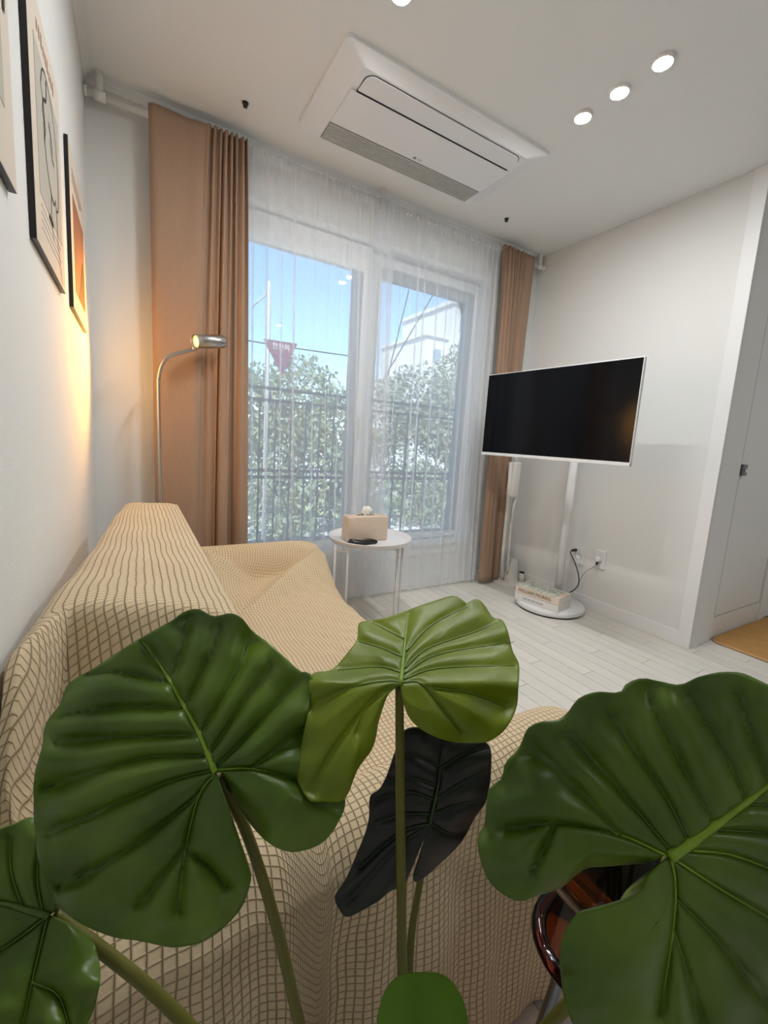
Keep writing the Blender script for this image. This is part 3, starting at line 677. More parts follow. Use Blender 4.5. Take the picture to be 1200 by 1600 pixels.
# corners read off the photograph: left, front and right corner of the upper book's top face
bL = on(2, .128, 806, 914); bF = on(2, .128, 874, 936); bR = on(2, .128, 905, 923)
e1 = (bF-bL)[:2]; Lb = float(np.linalg.norm(e1)); brz = math.atan2(e1[1], e1[0]); e2 = np.array([-e1[1], e1[0]])/Lb
Wb = .165
bc = bL[:2]+e1/2+e2*Wb/2
b2 = book('book', 'white paperback with grey spine lettering, lower of two on the television base', (bc[0]-.002, bc[1]-.002, .0412), brz, Lb*1.0, Wb, .043, 'book_white', None, None, 'print_grey', .020, 1.0)
obj('spine_mark', lathe([(.006, 0), (.006, .0008)], 14), 'print_brown', b2); b2.children[-1].rotation_euler = (math.pi/2, 0, 0); b2.children[-1].location = (Lb/2-.022, -Wb/2-.0006, .02)
b1 = book('book', 'cream hardback with floral cover, upper of two on the television base', (bc[0], bc[1], .0846), brz, Lb, Wb, .043, 'book_cream', 'book_floral', 'WILLIAM MORRIS', 'print_dark', .029, .95)

# ================================================================== outlets and cords on the right wall
def outlet(y, z, label):
    t = thing('power_outlet', label, 'outlet', (W, y, z), group='white wall outlets')
    obj('plate', box((-.011, -.037, -.056), (0, .037, .056), .003), 'plastic_white', t)
    bm = lathe([(.021, 0), (.021, .003), (.018, .003), (.018, .0006), (.001, .0006)], 24, cap=False); bmesh.ops.rotate(bm, verts=bm.verts, cent=(0, 0, 0), matrix=Matrix.Rotation(-math.pi/2, 3, 'Y')); bmesh.ops.translate(bm, verts=bm.verts, vec=(-.0108, 0, .0))
    obj('socket', bm, 'plastic_white', t, True)
    return t
outlet(-.596, .317, 'white wall outlet with a black plug behind the television pole')
outlet(-.735, .330, 'white wall outlet with a round white plug, right of the other')
def rel(pts): return [tuple(np.array(p)-np.array((PX_, PY_, 0))) for p in pts]
k1 = obj('power_cord', tb(rel(bez([(W-.040, -.568, .348), (W-.055, -.565, .33), (W-.045, -.60, .27), (W-.06, -.645, .20), (W-.08, -.66, .14), (W-.13, -.63, .085), (2.475, -.61, .06), (2.456, -.605, .055)], 10)), .0032, 8), 'cord_black', tv, True)
obj('plug', tb(rel([(W-.009, -.572, .348), (W-.045, -.568, .348)]), [.010, .008], 12), 'cord_black', k1, True)
k2 = obj('power_cord', tb(rel(bez([(W-.036, -.735, .300), (W-.04, -.715, .275), (W-.04, -.67, .23), (W-.05, -.645, .16), (W-.10, -.63, .07), (2.475, -.61, .05), (2.456, -.60, .05)], 10)), .0026, 8), 'cord_grey', tv, True)
obj('plug', tb(rel([(W-.0085, -.735, .333), (W-.030, -.735, .333), (W-.044, -.737, .330)]), [.019, .018, .012], 18), 'plastic_white', k2, True)
obj('strain_relief', tb(rel([(W-.034, -.738, .318), (W-.036, -.735, .298)]), [.008, .005], 10), 'cord_black', k2, True)

# ================================================================== stick vacuum in the corner
VX, VY = 2.495, -.150
vc = thing('stick_vacuum', 'white stick vacuum cleaner on its stand in the window corner', 'vacuum cleaner', (VX, VY, 0))
def vp(px, py, y=VY): q = on(1, y, px, py); return (q[0]-VX, q[1]-VY, q[2])
ys0 = on(1, VY, 787, 905)
obj('stand_base', prism(rrect(-.10, -.11, .07, .09, .04), 2, 0, .022), 'vacuum_white', vc)
obj('stand_pole', tb([vp(784, 902), vp(786, 860), vp(793, 790), vp(798, 722)], [.012, .012, .012, .012], 12), 'vacuum_white', vc, True)
obj('suction_tube', tb([vp(793, 905), vp(794, 875), vp(797, 830), vp(801, 796), vp(805, 778)], [.010, .010, .010, .010, .012], 12), 'vacuum_white', vc, True)
p_a, p_b = vp(799, 776), vp(806, 722)
bd = bmesh.new(); bx(bd, (-.033, -.03, 0), (.033, .03, p_b[2]-p_a[2]), .012, 3); 
for v in bd.verts: v.co = Vector((v.co.x+p_a[0]+(p_b[0]-p_a[0])*v.co.z/(p_b[2]-p_a[2]), v.co.y, v.co.z+p_a[2]))
obj('motor_body', bd, 'vacuum_white', vc, True)
obj('handle', tb(bez([vp(806, 722), vp(808, 690), vp(812, 670), vp(806, 655)], 6), .014, 10), 'vacuum_white', vc, True)
dk = bmesh.new(); q = vp(797, 905); z1 = vp(797, 876)[2]
fr_ = frust([(-.05+q[0], -.04), (.035+q[0], -.04), (.035+q[0], .04), (-.05+q[0], .04)], .022, [(-.01+q[0], -.025), (.03+q[0], -.025), (.03+q[0], .025), (-.01+q[0], .025)], z1+.01)
obj('dock', fr_, 'vacuum_white', vc)
obj('spare_nozzle', tb([(.062, -.05, .022), (.062, -.05, .085)], [.022, .018], 14), 'vacuum_white', vc, True)
obj('nozzle_tip', tb([(.062, -.05, .085), (.062, -.05, .092)], .019, 14), 'black_gap', vc, True)

# ================================================================== mat in the hall
mt = thing('floor_mat', 'fuzzy caramel brown floor mat in front of the hall door', 'mat', (3.2, -1.50, 0))
mp_ = rrect(-.36, -.24, .42, .225, .05, 6)
mb = prism(mp_, 2, 0.0005, .014); obj('mat_pile', mb, 'mat_brown', mt)
obj('mat_border', tb([(x*1.004, y*1.004, .007) for x, y in mp_], .006, 8, closed=True), 'mat_edge', mt, True)

# ================================================================== amber chair
CHX, CHY, CHR = .748, -2.088, math.radians(12)
ch = thing('transparent_chair', 'amber transparent plastic chair with chrome frame beside the plant', 'chair', (CHX, CHY, 0), CHR)
SZ = .40; hl_, hw_ = .188, .165
rp = rrect(-hl_, -hw_, hl_, hw_, .055, 8)
seatp = obj('seat', prism(rrect(-hl_+.006, -hw_+.006, hl_-.006, hw_-.006, .05, 8), 2, SZ-.003, SZ+.002), 'amber_plate', ch)
obj('seat_rim', tb([(x, y, SZ) for x, y in rp], .0085, 12, closed=True), 'amber_rim', seatp, True)
# backrest: curved band, top tube of chrome
def back_pt(v, z): 
    return (-.175-.03*(1-(v/.17)**2)-.10*(z-SZ), v, z)
nb, mz = 24, 8; G = np.zeros((mz, nb, 3))
for i in range(mz):
    for j in range(nb): G[i, j] = back_pt(-.160+.32*j/(nb-1), .515+.135*i/(mz-1))
bo = obj('backrest', grid_mesh('backrest', G), 'amber_plate', ch, True); md = bo.modifiers.new('thick', 'SOLIDIFY'); md.thickness = .008
obj('backrest_rim', tb([back_pt(-.160+.32*j/(nb-1), .515) for j in range(nb)], .007, 10), 'amber_rim', bo, True)
obj('backrest_rim', tb([back_pt(-.160+.32*j/(nb-1), .645) for j in range(nb)], .009, 10), 'amber_rim', bo, True)
top = [back_pt(-.160+.32*j/(nb-1), .662) for j in range(nb)]
up = bez([(.20, -.175, 0.004), (.05, -.175, .30), (-.10, -.175, .52), (-.165, -.170, .61)], 6)[:-1]
upl = [(x, -y, z) for x, y, z in up][::-1]
obj('front_frame', tb(up+top+upl, .009, 12), 'dark_chrome', ch, True)
obj('rear_frame', tb(bez([(-.24, -.16, .004), (-.05, -.16, .22), (.12, -.16, SZ-.02)], 6)+bez([(.17, -.15, SZ-.014), (.18, 0, SZ-.014), (.17, .15, SZ-.014)], 6)+bez([(.12, .16, SZ-.02), (-.05, .16, .22), (-.24, .16, .004)], 6), .009, 12), 'dark_chrome', ch, True)
for s in (-1, 1):
    hb = lathe([(.001, -.014), (.016, -.014), (.019, -.010), (.019, .010), (.016, .014), (.001, .014)], 24); bmesh.ops.rotate(hb, verts=hb.verts, cent=(0, 0, 0), matrix=Matrix.Rotation(math.pi/2, 3, 'X')); bmesh.ops.translate(hb, verts=hb.verts, vec=(-.055, s*.175, SZ+.012))
    obj('hinge', hb, 'chrome', ch, True)

# ================================================================== the plant
pot_xy = (.352, -2.005)
pl = thing('potted_plant', 'artificial elephant ear plant with big glossy green leaves in the foreground', 'plant', (pot_xy[0], pot_xy[1], 0))
PO = np.array([pot_xy[0], pot_xy[1], 0])
obj('pot', lathe([(.062, 0), (.075, .02), (.088, .17), (.092, .19), (.086, .19), (.082, .165), (.001, .165)], 40), 'pot_white', pl, True)
obj('soil', lathe([(.001, .168), (.081, .166)], 24, cap=False), 'soil', pl, True)
def zp(region, pts):                                         # crop coordinates to photo pixels
    x0, y0, s = region; return [(x0+a/s, y0+b/s) for a, b in pts]
def leaf(outline, attach, mids, veins, d0, gx, gu, gd, curl, m, vm='vein_green', groove=.0030, puff=.006, gw=5.0, rmid=.0026, rvein=.0009, wave=.004, bright=(), sv='side_vein', roots=None):
    at_ = np.array(attach, float)
    ob = np.array([attach]+list(outline)+[attach], float)
    ob = np.array(bez([tuple(q) for q in ob[1:-1]], 8)); 
    dd = np.r_[0, np.cumsum(np.hypot(*np.diff(ob, axis=0).T))]; nB = 200; q = np.linspace(0, dd[-1], nB)
    B = np.stack([np.interp(q, dd, ob[:, 0]), np.interp(q, dd, ob[:, 1])], 1)
    # lobes grow from a point on their own rib instead of the stalk: roots = {outline index: pixel}
    rk = np.array([attach]*len(outline), float)
    for k_, v_ in (roots or {}).items(): rk[k_] = v_
    rk2 = np.array([rk[max(0, i-1):i+2].mean(0) for i in range(len(rk))]); tt = np.linspace(0, len(outline)-1, len(ob))
    ro = np.stack([np.interp(tt, np.arange(len(rk)), rk2[:, 0]), np.interp(tt, np.arange(len(rk)), rk2[:, 1])], 1)
    RT = np.stack([np.interp(q, dd, ro[:, 0]), np.interp(q, dd, ro[:, 1])], 1)
    nR = 44; s = np.linspace(0, 1, nR)**.85
    P = RT[None]+s[:, None, None]*(B-RT)[None]
    lines = [np.array(bez(mids, 6))]+[np.array(bez(v, 6)) for v in veins]
    def seg_dist(P, L):
        best = np.full(P.shape[:-1], 1e9)
        for a, b in zip(L, L[1:]):
            ab = b-a; t = np.clip(((P-a)@ab)/(ab@ab+1e-9), 0, 1); best = np.minimum(best, np.linalg.norm(P-(a+t[..., None]*ab), axis=-1))
        return best
    size = np.linalg.norm(B-at_, axis=1).max()
    ang = np.unwrap(np.arctan2(B[:, 1]-at_[1], B[:, 0]-at_[0]))
    def depth(P, S_):
        dx = P[..., 0]-at_[0]; dy = P[..., 1]-at_[1]
        dv = np.min([seg_dist(P, L) for L in lines], axis=0)
        g = groove*np.exp(-(dv/gw)**2)-puff*(1-np.exp(-(dv/(gw*5))**1.5))*np.clip(S_*2.2, 0, 1)
        dyc = np.where(dy < 0, gu*dy, gd*dy)
        wv = wave*np.sin(P[..., 0]*.055+P[..., 1]*.043)*S_**3+wave*.7*np.sin(P[..., 1]*.09-P[..., 0]*.02+1)*S_**4
        return d0+gx*dx+dyc+curl*S_**2+g+wv
    S2 = np.repeat(s[:, None], nB, 1); D = depth(P, S2)
    W3 = CAM+(_d+_r*((P[..., 0:1]-600)/FPX)+_u*((800+SHY-P[..., 1:2])/FPX))*D[..., None]-PO
    me = grid_mesh('leaf', W3)
    o = obj('leaf', me, m, pl, True); bmx = bmesh.new(); bmx.from_mesh(me); bmesh.ops.remove_doubles(bmx, verts=bmx.verts, dist=2e-5); bmesh.ops.recalc_face_normals(bmx, faces=bmx.faces); bmx.to_mesh(me); bmx.free()
    me.polygons.foreach_set('use_smooth', [True]*len(me.polygons))
    md = o.modifiers.new('thick', 'SOLIDIFY'); md.thickness = .0011; md.offset = 0
    # veins lie in the grooves: the distance of the surface below them
    def sfrac(p):
        v = p-at_; r_ = np.linalg.norm(v); 
        if r_ < 1e-6: return 0
        u_ = v/r_; c = (B-at_); proj = c@u_; perp = np.abs(c[:, 0]*u_[1]-c[:, 1]*u_[0]); k = np.argmin(np.where(proj > 0, perp, 1e9)); return min(1, r_/max(np.linalg.norm(c[k]), 1))
    for li, L in enumerate(lines):
        Lq = L[np.linspace(0, len(L)-1, max(10, len(L))).astype(int)]; pts = []
        for p in Lq:
            sf = sfrac(p); dpt = float(depth(p[None, None, :], np.array([[sf]]))[0, 0])
            pts.append(tuple(at_depth(p[0], p[1], dpt-(.0026 if li == 0 else .0017))-PO))
        r0 = rmid if li == 0 else rvein; k = len(pts)
        obj('midrib' if li == 0 else 'vein', tb(pts, [r0*(1-.7*i/(k-1)) for i in range(k)], 7), vm if li == 0 or li in bright else (sv if vm == 'vein_green' else vm), o, True)
    return o
def stem(pts, r0=.0042, r1=.006):
    P = [at_depth(*p)-PO if len(p) == 3 and p[0] > 5 else np.array(p) for p in pts]
    t_ = (P[-2]-P[-3]); n_ = np.linalg.norm(P[-1]-P[-2]); t_ = t_/np.linalg.norm(t_)*n_*.33; a_, b_, c_ = P[-2], P[-2]+t_, P[-1]
    P = P[:-1]+[a_*(1-q)**2+2*(b_)*q*(1-q)+c_*q*q for q in (.2, .4, .6, .8)]+[c_]; Q = bez([tuple(p) for p in P], 10); k = len(Q)
    obj('stem', tb(Q, [r0+(r1-r0)*i/(k-1) for i in range(k)], 12), 'stem_green', pl, True)
soil_pt = lambda dx, dy: (dx, dy, .165)
A_ = (0, 920, 2.2222); B_ = (440, 900, 2.285); D_ = (720, 1020, 2.5)
# big dark green leaf on the left
leaf(zp(A_, [(765, 650), (800, 705), (860, 800), (920, 870), (980, 905), (1040, 910), (1120, 880), (1180, 800), (1198, 730), (1160, 620), (1110, 540), (1075, 450), (1085, 305), (1040, 285), (990, 240), (930, 185), (880, 150), (840, 102), (800, 85), (740, 95), (690, 70), (640, 80), (590, 115), (540, 143), (488, 172), (420, 215), (340, 268), (240, 330), (210, 400), (160, 470), (145, 560), (120, 650), (118, 750), (125, 880), (150, 1000), (195, 1090), (280, 1160), (380, 1205), (500, 1225), (600, 1245), (700, 1225), (780, 1170), (840, 1100), (870, 1010), (860, 955), (825, 885), (800, 800), (780, 720), (757, 655)]),
     zp(A_, [(748, 637)])[0], zp(A_, [(748, 637), (690, 500), (635, 400), (560, 270), (492, 178)]),
     [zp(A_, v) for v in ([(590, 325), (410, 290), (300, 300)], [(635, 412), (420, 412), (220, 440)], [(672, 507), (470, 513), (200, 530)], [(712, 580), (520, 585), (340, 632), (160, 690)], [(742, 630), (600, 665), (420, 740), (170, 850)], [(745, 640), (660, 740), (420, 920), (200, 1040)], [(745, 642), (690, 720), (645, 900), (620, 1120)], [(645, 900), (560, 1000), (480, 1100)], [(648, 910), (720, 960), (790, 1040)],
                              [(752, 615), (830, 540), (990, 375), (1060, 310)], [(737, 560), (840, 405), (945, 265)], [(705, 490), (800, 330), (870, 180)], [(650, 395), (740, 210), (775, 115)], [(600, 300), (640, 180), (655, 100)], [(755, 628), (870, 625), (1000, 655), (1150, 720)], [(870, 625), (990, 540), (1060, 490)])],
     .335, .00006, -.00020, -.00014, .022, 'leaf_deep', groove=.0042, puff=.008, gw=3.8, bright=(7, 15), roots={**{k: zp(A_, [(880, 630)])[0] for k in range(2, 8)}, 1: zp(A_, [(800, 628)])[0], 8: zp(A_, [(820, 628)])[0]})
# bright green leaf in the middle
leaf(zp(B_, [(432, 400), (430, 425), (437, 455), (462, 512), (520, 560), (600, 590), (680, 597), (740, 590), (800, 545), (838, 472), (845, 400), (848, 320), (825, 270), (805, 190), (785, 156), (755, 150), (722, 102), (695, 82), (660, 98), (645, 86), (610, 72), (530, 95), (450, 122), (370, 150), (300, 162), (275, 172), (270, 225), (240, 270), (180, 335), (103, 358), (95, 480), (75, 580), (62, 680), (60, 740), (100, 800), (150, 805), (222, 797), (270, 690), (325, 610), (345, 520), (375, 430), (400, 402), (418, 394)]),
     zp(B_, [(425, 386)])[0], zp(B_, [(425, 386), (433, 310), (442, 225), (452, 132)]),
     [zp(B_, v) for v in ([(428, 378), (370, 375), (260, 395), (110, 460)], [(428, 345), (350, 325), (200, 335)], [(433, 290), (350, 255), (275, 235)], [(438, 225), (380, 195), (325, 165)], [(428, 384), (340, 430), (200, 600), (110, 760)], [(440, 330), (520, 260), (690, 200), (780, 160)], [(436, 350), (560, 280), (830, 235)], [(445, 270), (530, 180), (660, 110)], [(432, 370), (560, 330), (835, 320)], [(432, 380), (500, 385), (580, 480), (640, 560)], [(545, 400), (680, 420), (800, 470)], [(340, 430), (290, 480), (270, 560)])],
     .385, .00004, -.00085, -.00028, .012, 'leaf_bright', groove=.0025, puff=.006, rmid=.0024, wave=.003, sv='side_vein_bright', roots={k: zp(B_, [(300, 470)])[0] for k in range(29, 40)})
# nearly black leaf behind
leaf(zp(B_, [(500, 910), (470, 960), (440, 1050), (438, 1107), (390, 1122), (330, 1170), (240, 1215), (210, 1195), (190, 1145), (230, 1080), (270, 990), (310, 880), (315, 790), (350, 760), (380, 700), (400, 640), (420, 585), (440, 550), (480, 540), (520, 555), (578, 575), (640, 590), (735, 597), (748, 680), (730, 800), (690, 860), (640, 950), (560, 1030), (490, 1088), (470, 1070), (520, 960), (538, 900)]),
     zp(B_, [(530, 882)])[0], zp(B_, [(530, 882), (548, 800), (560, 740), (578, 590)]),
     [zp(B_, v) for v in ([(535, 850), (440, 850), (330, 880)], [(545, 800), (450, 770), (330, 800)], [(553, 750), (470, 720), (390, 720)], [(563, 680), (500, 650), (420, 630)], [(530, 882), (420, 920), (280, 1040)], [(530, 884), (400, 980), (240, 1160)], [(548, 800), (640, 740), (740, 690)], [(540, 850), (620, 820), (725, 800)], [(562, 690), (640, 640), (735, 610)], [(530, 882), (600, 920), (660, 910)])],
     .418, .00010, -.00006, -.00005, .010, 'leaf_dark', groove=.002, puff=.006, rmid=.0018, rvein=.0007, vm='vein_dark')
# huge leaf on the right
leaf(zp(D_, [(745, 815), (700, 820), (640, 825), (560, 832), (490, 838), (430, 880), (390, 915), (300, 945), (230, 968), (170, 945), (110, 890), (75, 800), (68, 720), (95, 670), (100, 600), (110, 530), (160, 490), (175, 430), (230, 370), (260, 300), (310, 270), (380, 262), (420, 230), (460, 178), (530, 152), (620, 155), (650, 120), (710, 100), (780, 112), (860, 125), (930, 95), (1020, 75), (1100, 80), (1200, 125), (1330, 180), (1420, 250), (1500, 330), (1560, 480), (1590, 700), (1580, 950), (1500, 1250), (1350, 1480), (1180, 1640), (950, 1720), (720, 1690), (560, 1610), (450, 1470), (420, 1400), (395, 1300), (388, 1200), (395, 1120), (420, 1062), (460, 1017), (520, 1002), (600, 998), (650, 930), (720, 870), (765, 838)]),
     zp(D_, [(815, 797)])[0], zp(D_, [(815, 797), (900, 740), (1000, 668), (1120, 580), (1200, 520), (1480, 330)]),
     [zp(D_, v) for v in ([(1115, 582), (1050, 430), (960, 270), (890, 160)], [(990, 668), (880, 470), (775, 260), (720, 150)], [(890, 742), (800, 560), (690, 400), (570, 230)], [(830, 785), (640, 560), (430, 330)], [(625, 715), (480, 560), (300, 400)], [(805, 792), (620, 710), (370, 665), (180, 690)], [(370, 665), (330, 750), (280, 860)], [(1200, 525), (1140, 330), (1080, 150)],
                              [(845, 812), (1010, 920), (1260, 1070), (1450, 1200)], [(905, 772), (1060, 790), (1300, 880), (1520, 960)], [(820, 800), (838, 900), (830, 1080), (780, 1400)], [(843, 960), (1000, 1120), (1250, 1420)], [(1000, 690), (1200, 705), (1500, 760)], [(832, 1080), (900, 1300), (960, 1500)], [(1120, 590), (1300, 600), (1520, 600)])],
     .262, .00003, -.00008, -.00006, .016, 'leaf_deep', groove=.0034, puff=.0075, rmid=.0034, rvein=.0010, wave=.0025, gw=5, bright=(6, 9, 10, 11), roots={**{k: zp(D_, [(560, 690)])[0] for k in range(4, 15)}, 1: zp(D_, [(780, 780)])[0], 2: zp(D_, [(720, 755)])[0], 3: zp(D_, [(640, 720)])[0], 15: zp(D_, [(620, 710)])[0], 16: zp(D_, [(680, 735)])[0], 17: zp(D_, [(740, 765)])[0], **{k: zp(D_, [(836, 960)])[0] for k in range(45, 53)}, 53: zp(D_, [(832, 900)])[0], 54: zp(D_, [(826, 850)])[0]})
# leaf low on the left, mostly out of the picture
leaf(zp(A_, [(190, 1118), (215, 1085), (235, 1020), (225, 930), (185, 850), (115, 795), (50, 815), (-30, 850), (-100, 920), (-150, 1020), (-170, 1150), (-160, 1320), (-110, 1480), (-30, 1590), (90, 1640), (210, 1610), (290, 1530), (333, 1430), (347, 1330), (322, 1225), (260, 1170), (195, 1148)]),
     zp(A_, [(170, 1135)])[0], zp(A_, [(170, 1135), (80, 1110), (0, 1090), (-140, 1100)]),
     [zp(A_, v) for v in ([(165, 1138), (110, 1370), (70, 1560)], [(160, 1140), (40, 1230), (-120, 1330)], [(150, 1130), (130, 1000), (140, 850)], [(80, 1110), (40, 980), (40, 860)], [(110, 1365), (200, 1410), (240, 1520)])],
     .335, .00002, -.00008, -.00022, .012, 'leaf_deep', groove=.002, puff=.004, vm='side_vein')
# small leaf seen from behind at the bottom
leaf(zp(B_, [(470, 1650), (390, 1660), (343, 1600), (350, 1540), (375, 1470), (420, 1425), (480, 1415), (560, 1418), (610, 1450), (645, 1510), (660, 1560), (662, 1610), (620, 1665), (540, 1655), (510, 1650)]),
     zp(B_, [(500, 1640)])[0], zp(B_, [(500, 1640), (498, 1560), (495, 1440)]), [], .30, 0, -.00015, 0, .004, 'leaf_back', vm='leaf_back', groove=0, puff=.001, rmid=.0006, wave=0)
stem([(342, 1215, .345), (385, 1300, .350), (430, 1440, .356), (468, 1600, .364), soil_pt(-.015, .02)], .0042, .0062)
stem([(624, 1072, .395), (625, 1200, .390), (627, 1400, .386), (629, 1560, .384), soil_pt(.006, .006)], .0040, .0062)
stem([(671, 1288, .428), (655, 1385, .424), (643, 1460, .415), (638, 1560, .405), soil_pt(.012, .024)], .0032, .005)
stem([(84, 1428, .345), (160, 1485, .350), (240, 1550, .356), (310, 1620, .362), soil_pt(-.03, -.005)], .0048, .006)
stem([(1046, 1346, .282), (1010, 1440, .300), (930, 1530, .325), (868, 1590, .345), (820, 1650, .36), soil_pt(.035, -.01)], .0042, .006)
stem([(660, 1618, .308), (655, 1680, .33), soil_pt(.01, -.02)], .003, .005)

# ================================================================== outside the window
struct(obj('ground', box((-25, .6, -1.25), (45, 60, -1.0)), 'street'), 'pale street beyond the window', 'street')
rl = thing('balcony_railing', 'dark iron balcony railing outside the window', 'railing', (0, .36, 0))
for z in (1.235, 1.165, .745, .705, .30): obj('rail', box((.2, -.010, z-.009), (2.4, .010, z+.009)), 'rail_iron', rl)
bmm = bpy.data.meshes.new('bar'); b_ = box((-.0048, -.0048, .30), (.0048, .0048, 1.165)); b_.to_mesh(bmm); b_.free(); bmm.materials.append(MATS['rail_iron'])
for k in range(23):
    o = bpy.data.objects.new('bar', bmm); C.objects.link(o); o.parent = rl; o.location = (.22+k*.0955, 0, 0)
for x in (.93, 1.31, 1.9):
    sp_ = [(x+.05*(1-t)*math.cos(9*t), 0, .62+.07*(1-t)*math.sin(9*t)) for t in np.linspace(0, 1, 30)]; obj('scroll', tb(sp_, .006, 6), 'rail_iron', rl, True)
for x in (.2, 2.4): obj('post', box((x-.015, -.015, -1.0), (x+.015, .015, 1.25)), 'rail_iron', rl)
# triangular road sign
sg = thing('road_sign', 'dark red triangular road sign on a grey pole outside', 'sign', (0, 0, 0))
Y_ = 4.2; c0 = on(1, Y_, 412, 529); c1 = on(1, Y_, 465, 537); c2 = on(1, Y_, 441, 588); ctr_ = (c0+c1+c2)/3
tri = [(c0[0], c0[2]), (c1[0], c1[2]), (c2[0], c2[2])]
obj('sign_plate', prism(tri, 1, Y_, Y_+.02), 'sign_red', sg)
inn = [(ctr_[0]+(x-ctr_[0])*.80, ctr_[2]+(z-ctr_[2])*.80) for x, z in tri]
o = obj('sign_lettering', text_mesh('천천히', .095, .001), 'sign_pale', sg); o.location = (ctr_[0]-.01, Y_-.003, (c0[2]+c1[2])/2-.085); o.rotation_euler = (math.pi/2, 0, 0)
pt = on(1, Y_+.06, 421, 440); pb_ = pt.copy(); pb_[2] = -1.0
obj('pole', tb([pb_, pt], .032, 14), 'pole_grey', sg, True)
pa = on(1, Y_+.06, 418, 458); pb2 = on(1, Y_+.06, 395, 478); obj('bracket_arm', tb([pa, pb2], .014, 8), 'pole_grey', sg, True)
# trees
def tree(label, cx, cy, crowns, trunk_r, m, n, seed, ls=.072):
    rg = np.random.default_rng(seed); t = thing('leafy_tree', label, 'tree', (cx, cy, -1.0), group='trees beyond the railing')
    top = max(c[2] for c in crowns)
    obj('trunk', tb(bez([(0, 0, 0), (.05, .03, (top+1)*.35), (0, 0, (top+1)*.8)], 6), [trunk_r]*6+[trunk_r*.6]*7, 10), 'bark', t, True)
    V = []; F = []
    tot = sum(c[3]*c[3] for c in crowns)
    for (x, y, z, r) in crowns:
        k = int(1.5*n*r*r/tot)
        p = rg.normal(size=(k, 3)); p /= np.linalg.norm(p, axis=1)[:, None]; p *= (r*rg.uniform(.35, 1.05, k)**.5)[:, None]; p += (x, y, z+1.0)
        for c in p:
            a = rg.normal(size=3); a /= np.linalg.norm(a); b = np.cross(a, rg.normal(size=3)); b /= np.linalg.norm(b); s = ls*rg.uniform(.5, 1.3)
            i = len(V); V += [c-a*s, c+b*s*.5, c+a*s, c-b*s*.5]; F.append((i, i+1, i+2, i+3))
    me = bpy.data.meshes.new('foliage'); me.from_pydata([tuple(v) for v in V], [], F); o = obj('foliage', me, m, t); o['kind'] = 'stuff'
def tp(px, py, Y): q = on(1, Y, px, py); return q
q = tp(470, 600, 6.5); tree('leafy tree behind the triangular sign', q[0], 6.5, [(-.9, 0, q[2]-.6, .9), (.1, .2, q[2]-.35, .95), (.8, 0, q[2]-.9, .9), (0, -.3, q[2]-1.6, 1.1)], .09, 'foliage_green', 5200, 3)
q = tp(640, 610, 7.0); tree('leafy tree in the right half of the window', q[0], 7.0, [(-.8, 0, q[2]-.7, .9), (.4, .2, q[2]-.25, 1.0), (1.5, 0, q[2]-.7, 1.1), (.3, -.3, q[2]-1.7, 1.3)], .10, 'foliage_olive', 6000, 4)
q = tp(715, 570, 8.0); tree('taller tree in front of the white building', q[0]+.4, 8.0, [(-.2, 0, q[2]-.3, .9), (.6, .2, q[2]-.9, 1.3), (-.5, 0, q[2]-1.7, 1.2), (1.6, 0, q[2]-.6, 1.3)], .11, 'foliage_green', 5000, 5)
q = tp(395, 620, 8.5); tree('tree at the left edge beside the brown curtain', q[0]-.2, 8.5, [(0, 0, q[2]-.4, 1.0), (-.9, 0, q[2]-.9, 1.1), (.3, 0, q[2]-1.6, 1.2)], .10, 'foliage_olive', 4000, 6)
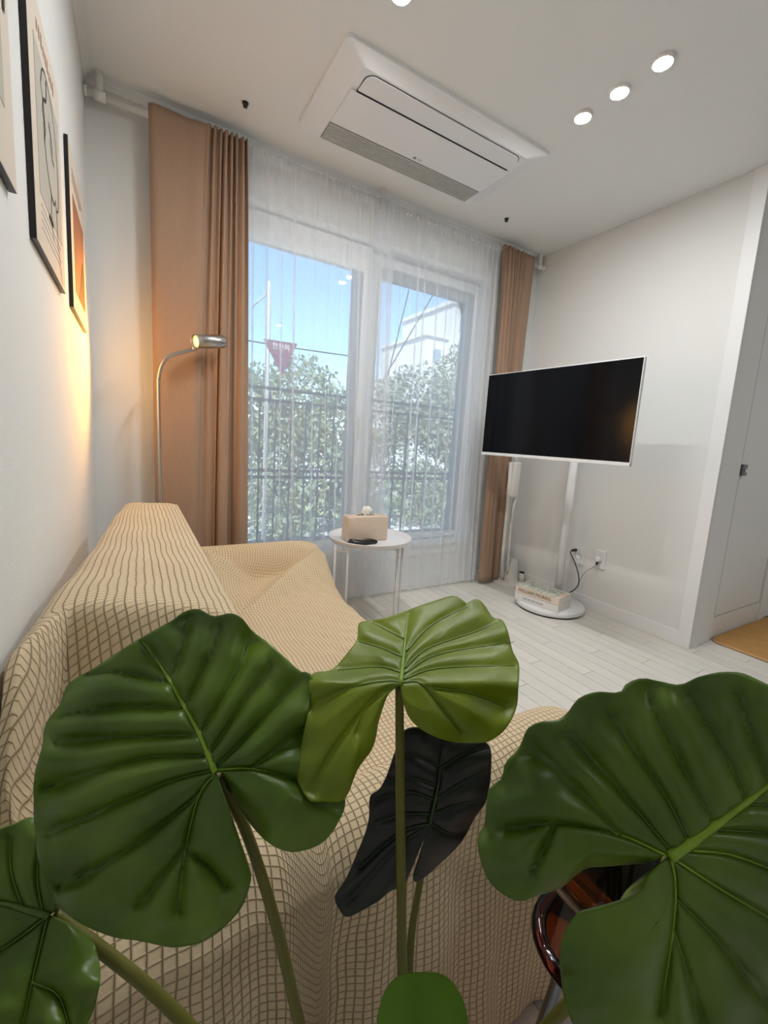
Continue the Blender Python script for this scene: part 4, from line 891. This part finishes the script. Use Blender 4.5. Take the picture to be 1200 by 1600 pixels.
def shrub(label, px, py, Y, r, seed):
    rg = np.random.default_rng(seed); q = on(1, Y, px, py); t = thing('shrub', label, 'shrub', (q[0], Y, -1.0), group='shrubs below the railing')
    V = []; F = []
    for _ in range(1500):
        p = rg.normal(size=3); p /= np.linalg.norm(p); p = p*r*rg.uniform(.5, 1)*np.array([1.3, 1, 1])+(0, 0, r*.9); a = rg.normal(size=3); a /= np.linalg.norm(a); b = np.cross(a, rg.normal(size=3)); b /= np.linalg.norm(b); s = .07*rg.uniform(.5, 1.3)
        i = len(V); V += [p-a*s, p+b*s*.5, p+a*s, p-b*s*.5]; F.append((i, i+1, i+2, i+3))
    me = bpy.data.meshes.new('foliage'); me.from_pydata([tuple(v) for v in V], [], F); o = obj('foliage', me, 'foliage_green', t); o['kind'] = 'stuff'
    obj('stem', tb([(0, 0, 0), (0, 0, r)], .03, 8), 'bark', t, True)
shrub('low shrub seen through the left pane', 440, 760, 5.5, .75, 21); shrub('low shrub seen through the right pane', 660, 760, 6.0, .85, 22); shrub('low shrub near the window mullion', 560, 760, 5.8, .7, 23)
# building
bd_ = thing('apartment_building', 'stepped white apartment building beyond the trees', 'building', (0, 0, 0)); Yb = 22
b0 = on(1, Yb, 667, 524); b1 = on(1, Yb, 704, 476); bz0 = on(1, Yb, 667, 620)[2]; xr = on(1, Yb, 790, 500)[0]
obj('lower_block', box((b0[0], Yb, -1.0), (b1[0], Yb+6, b0[2])), 'building_white', bd_)
obj('upper_block', box((b1[0], Yb-.3, -1.0), (xr, Yb+6, b1[2])), 'building_white', bd_)
obj('parapet', box((b0[0]-.15, Yb-.15, b0[2]), (b1[0], Yb+6, b0[2]+.2)), 'building_white', bd_); obj('parapet', box((b1[0]-.15, Yb-.45, b1[2]), (xr+.1, Yb+6, b1[2]+.25)), 'building_white', bd_)
for i in range(3):
    for j in range(4):
        x = b0[0]+.5+i*1.35 if i < 1 else b1[0]+.6+(i-1)*1.6; y = Yb-.02 if i < 1 else Yb-.32; z = (b0[2] if i < 1 else b1[2])-1.6-j*1.6
        if z > 0:
            f = obj('window_frame', box((x, y-.04, z), (x+.8, y+.02, z+.9)), 'building_white', bd_); obj('pane', box((x+.06, y-.06, z+.06), (x+.74, y-.035, z+.84)), 'building_glass', f)
# cables
for i, (pA, pB, lab) in enumerate((((684, 447), (618, 560), 'steep overhead cable nearest the white building'), ((640, 448), (612, 562), 'steep overhead cable nearest the window mullion'), ((388, 531), (548, 556), 'thin level overhead cable behind the triangular sign'))):
    Yc = 9; A3, B3 = on(1, Yc, *pA), on(1, Yc, *pB); dv_ = A3-B3; A3 = A3+dv_*.6; B3 = B3-dv_*.3
    tag(obj('overhead_cable', tb([A3, (A3+B3)/2-np.array([0, 0, .03]), B3], .018, 6), 'cord_black'), lab, 'cable', 'overhead cables outside')
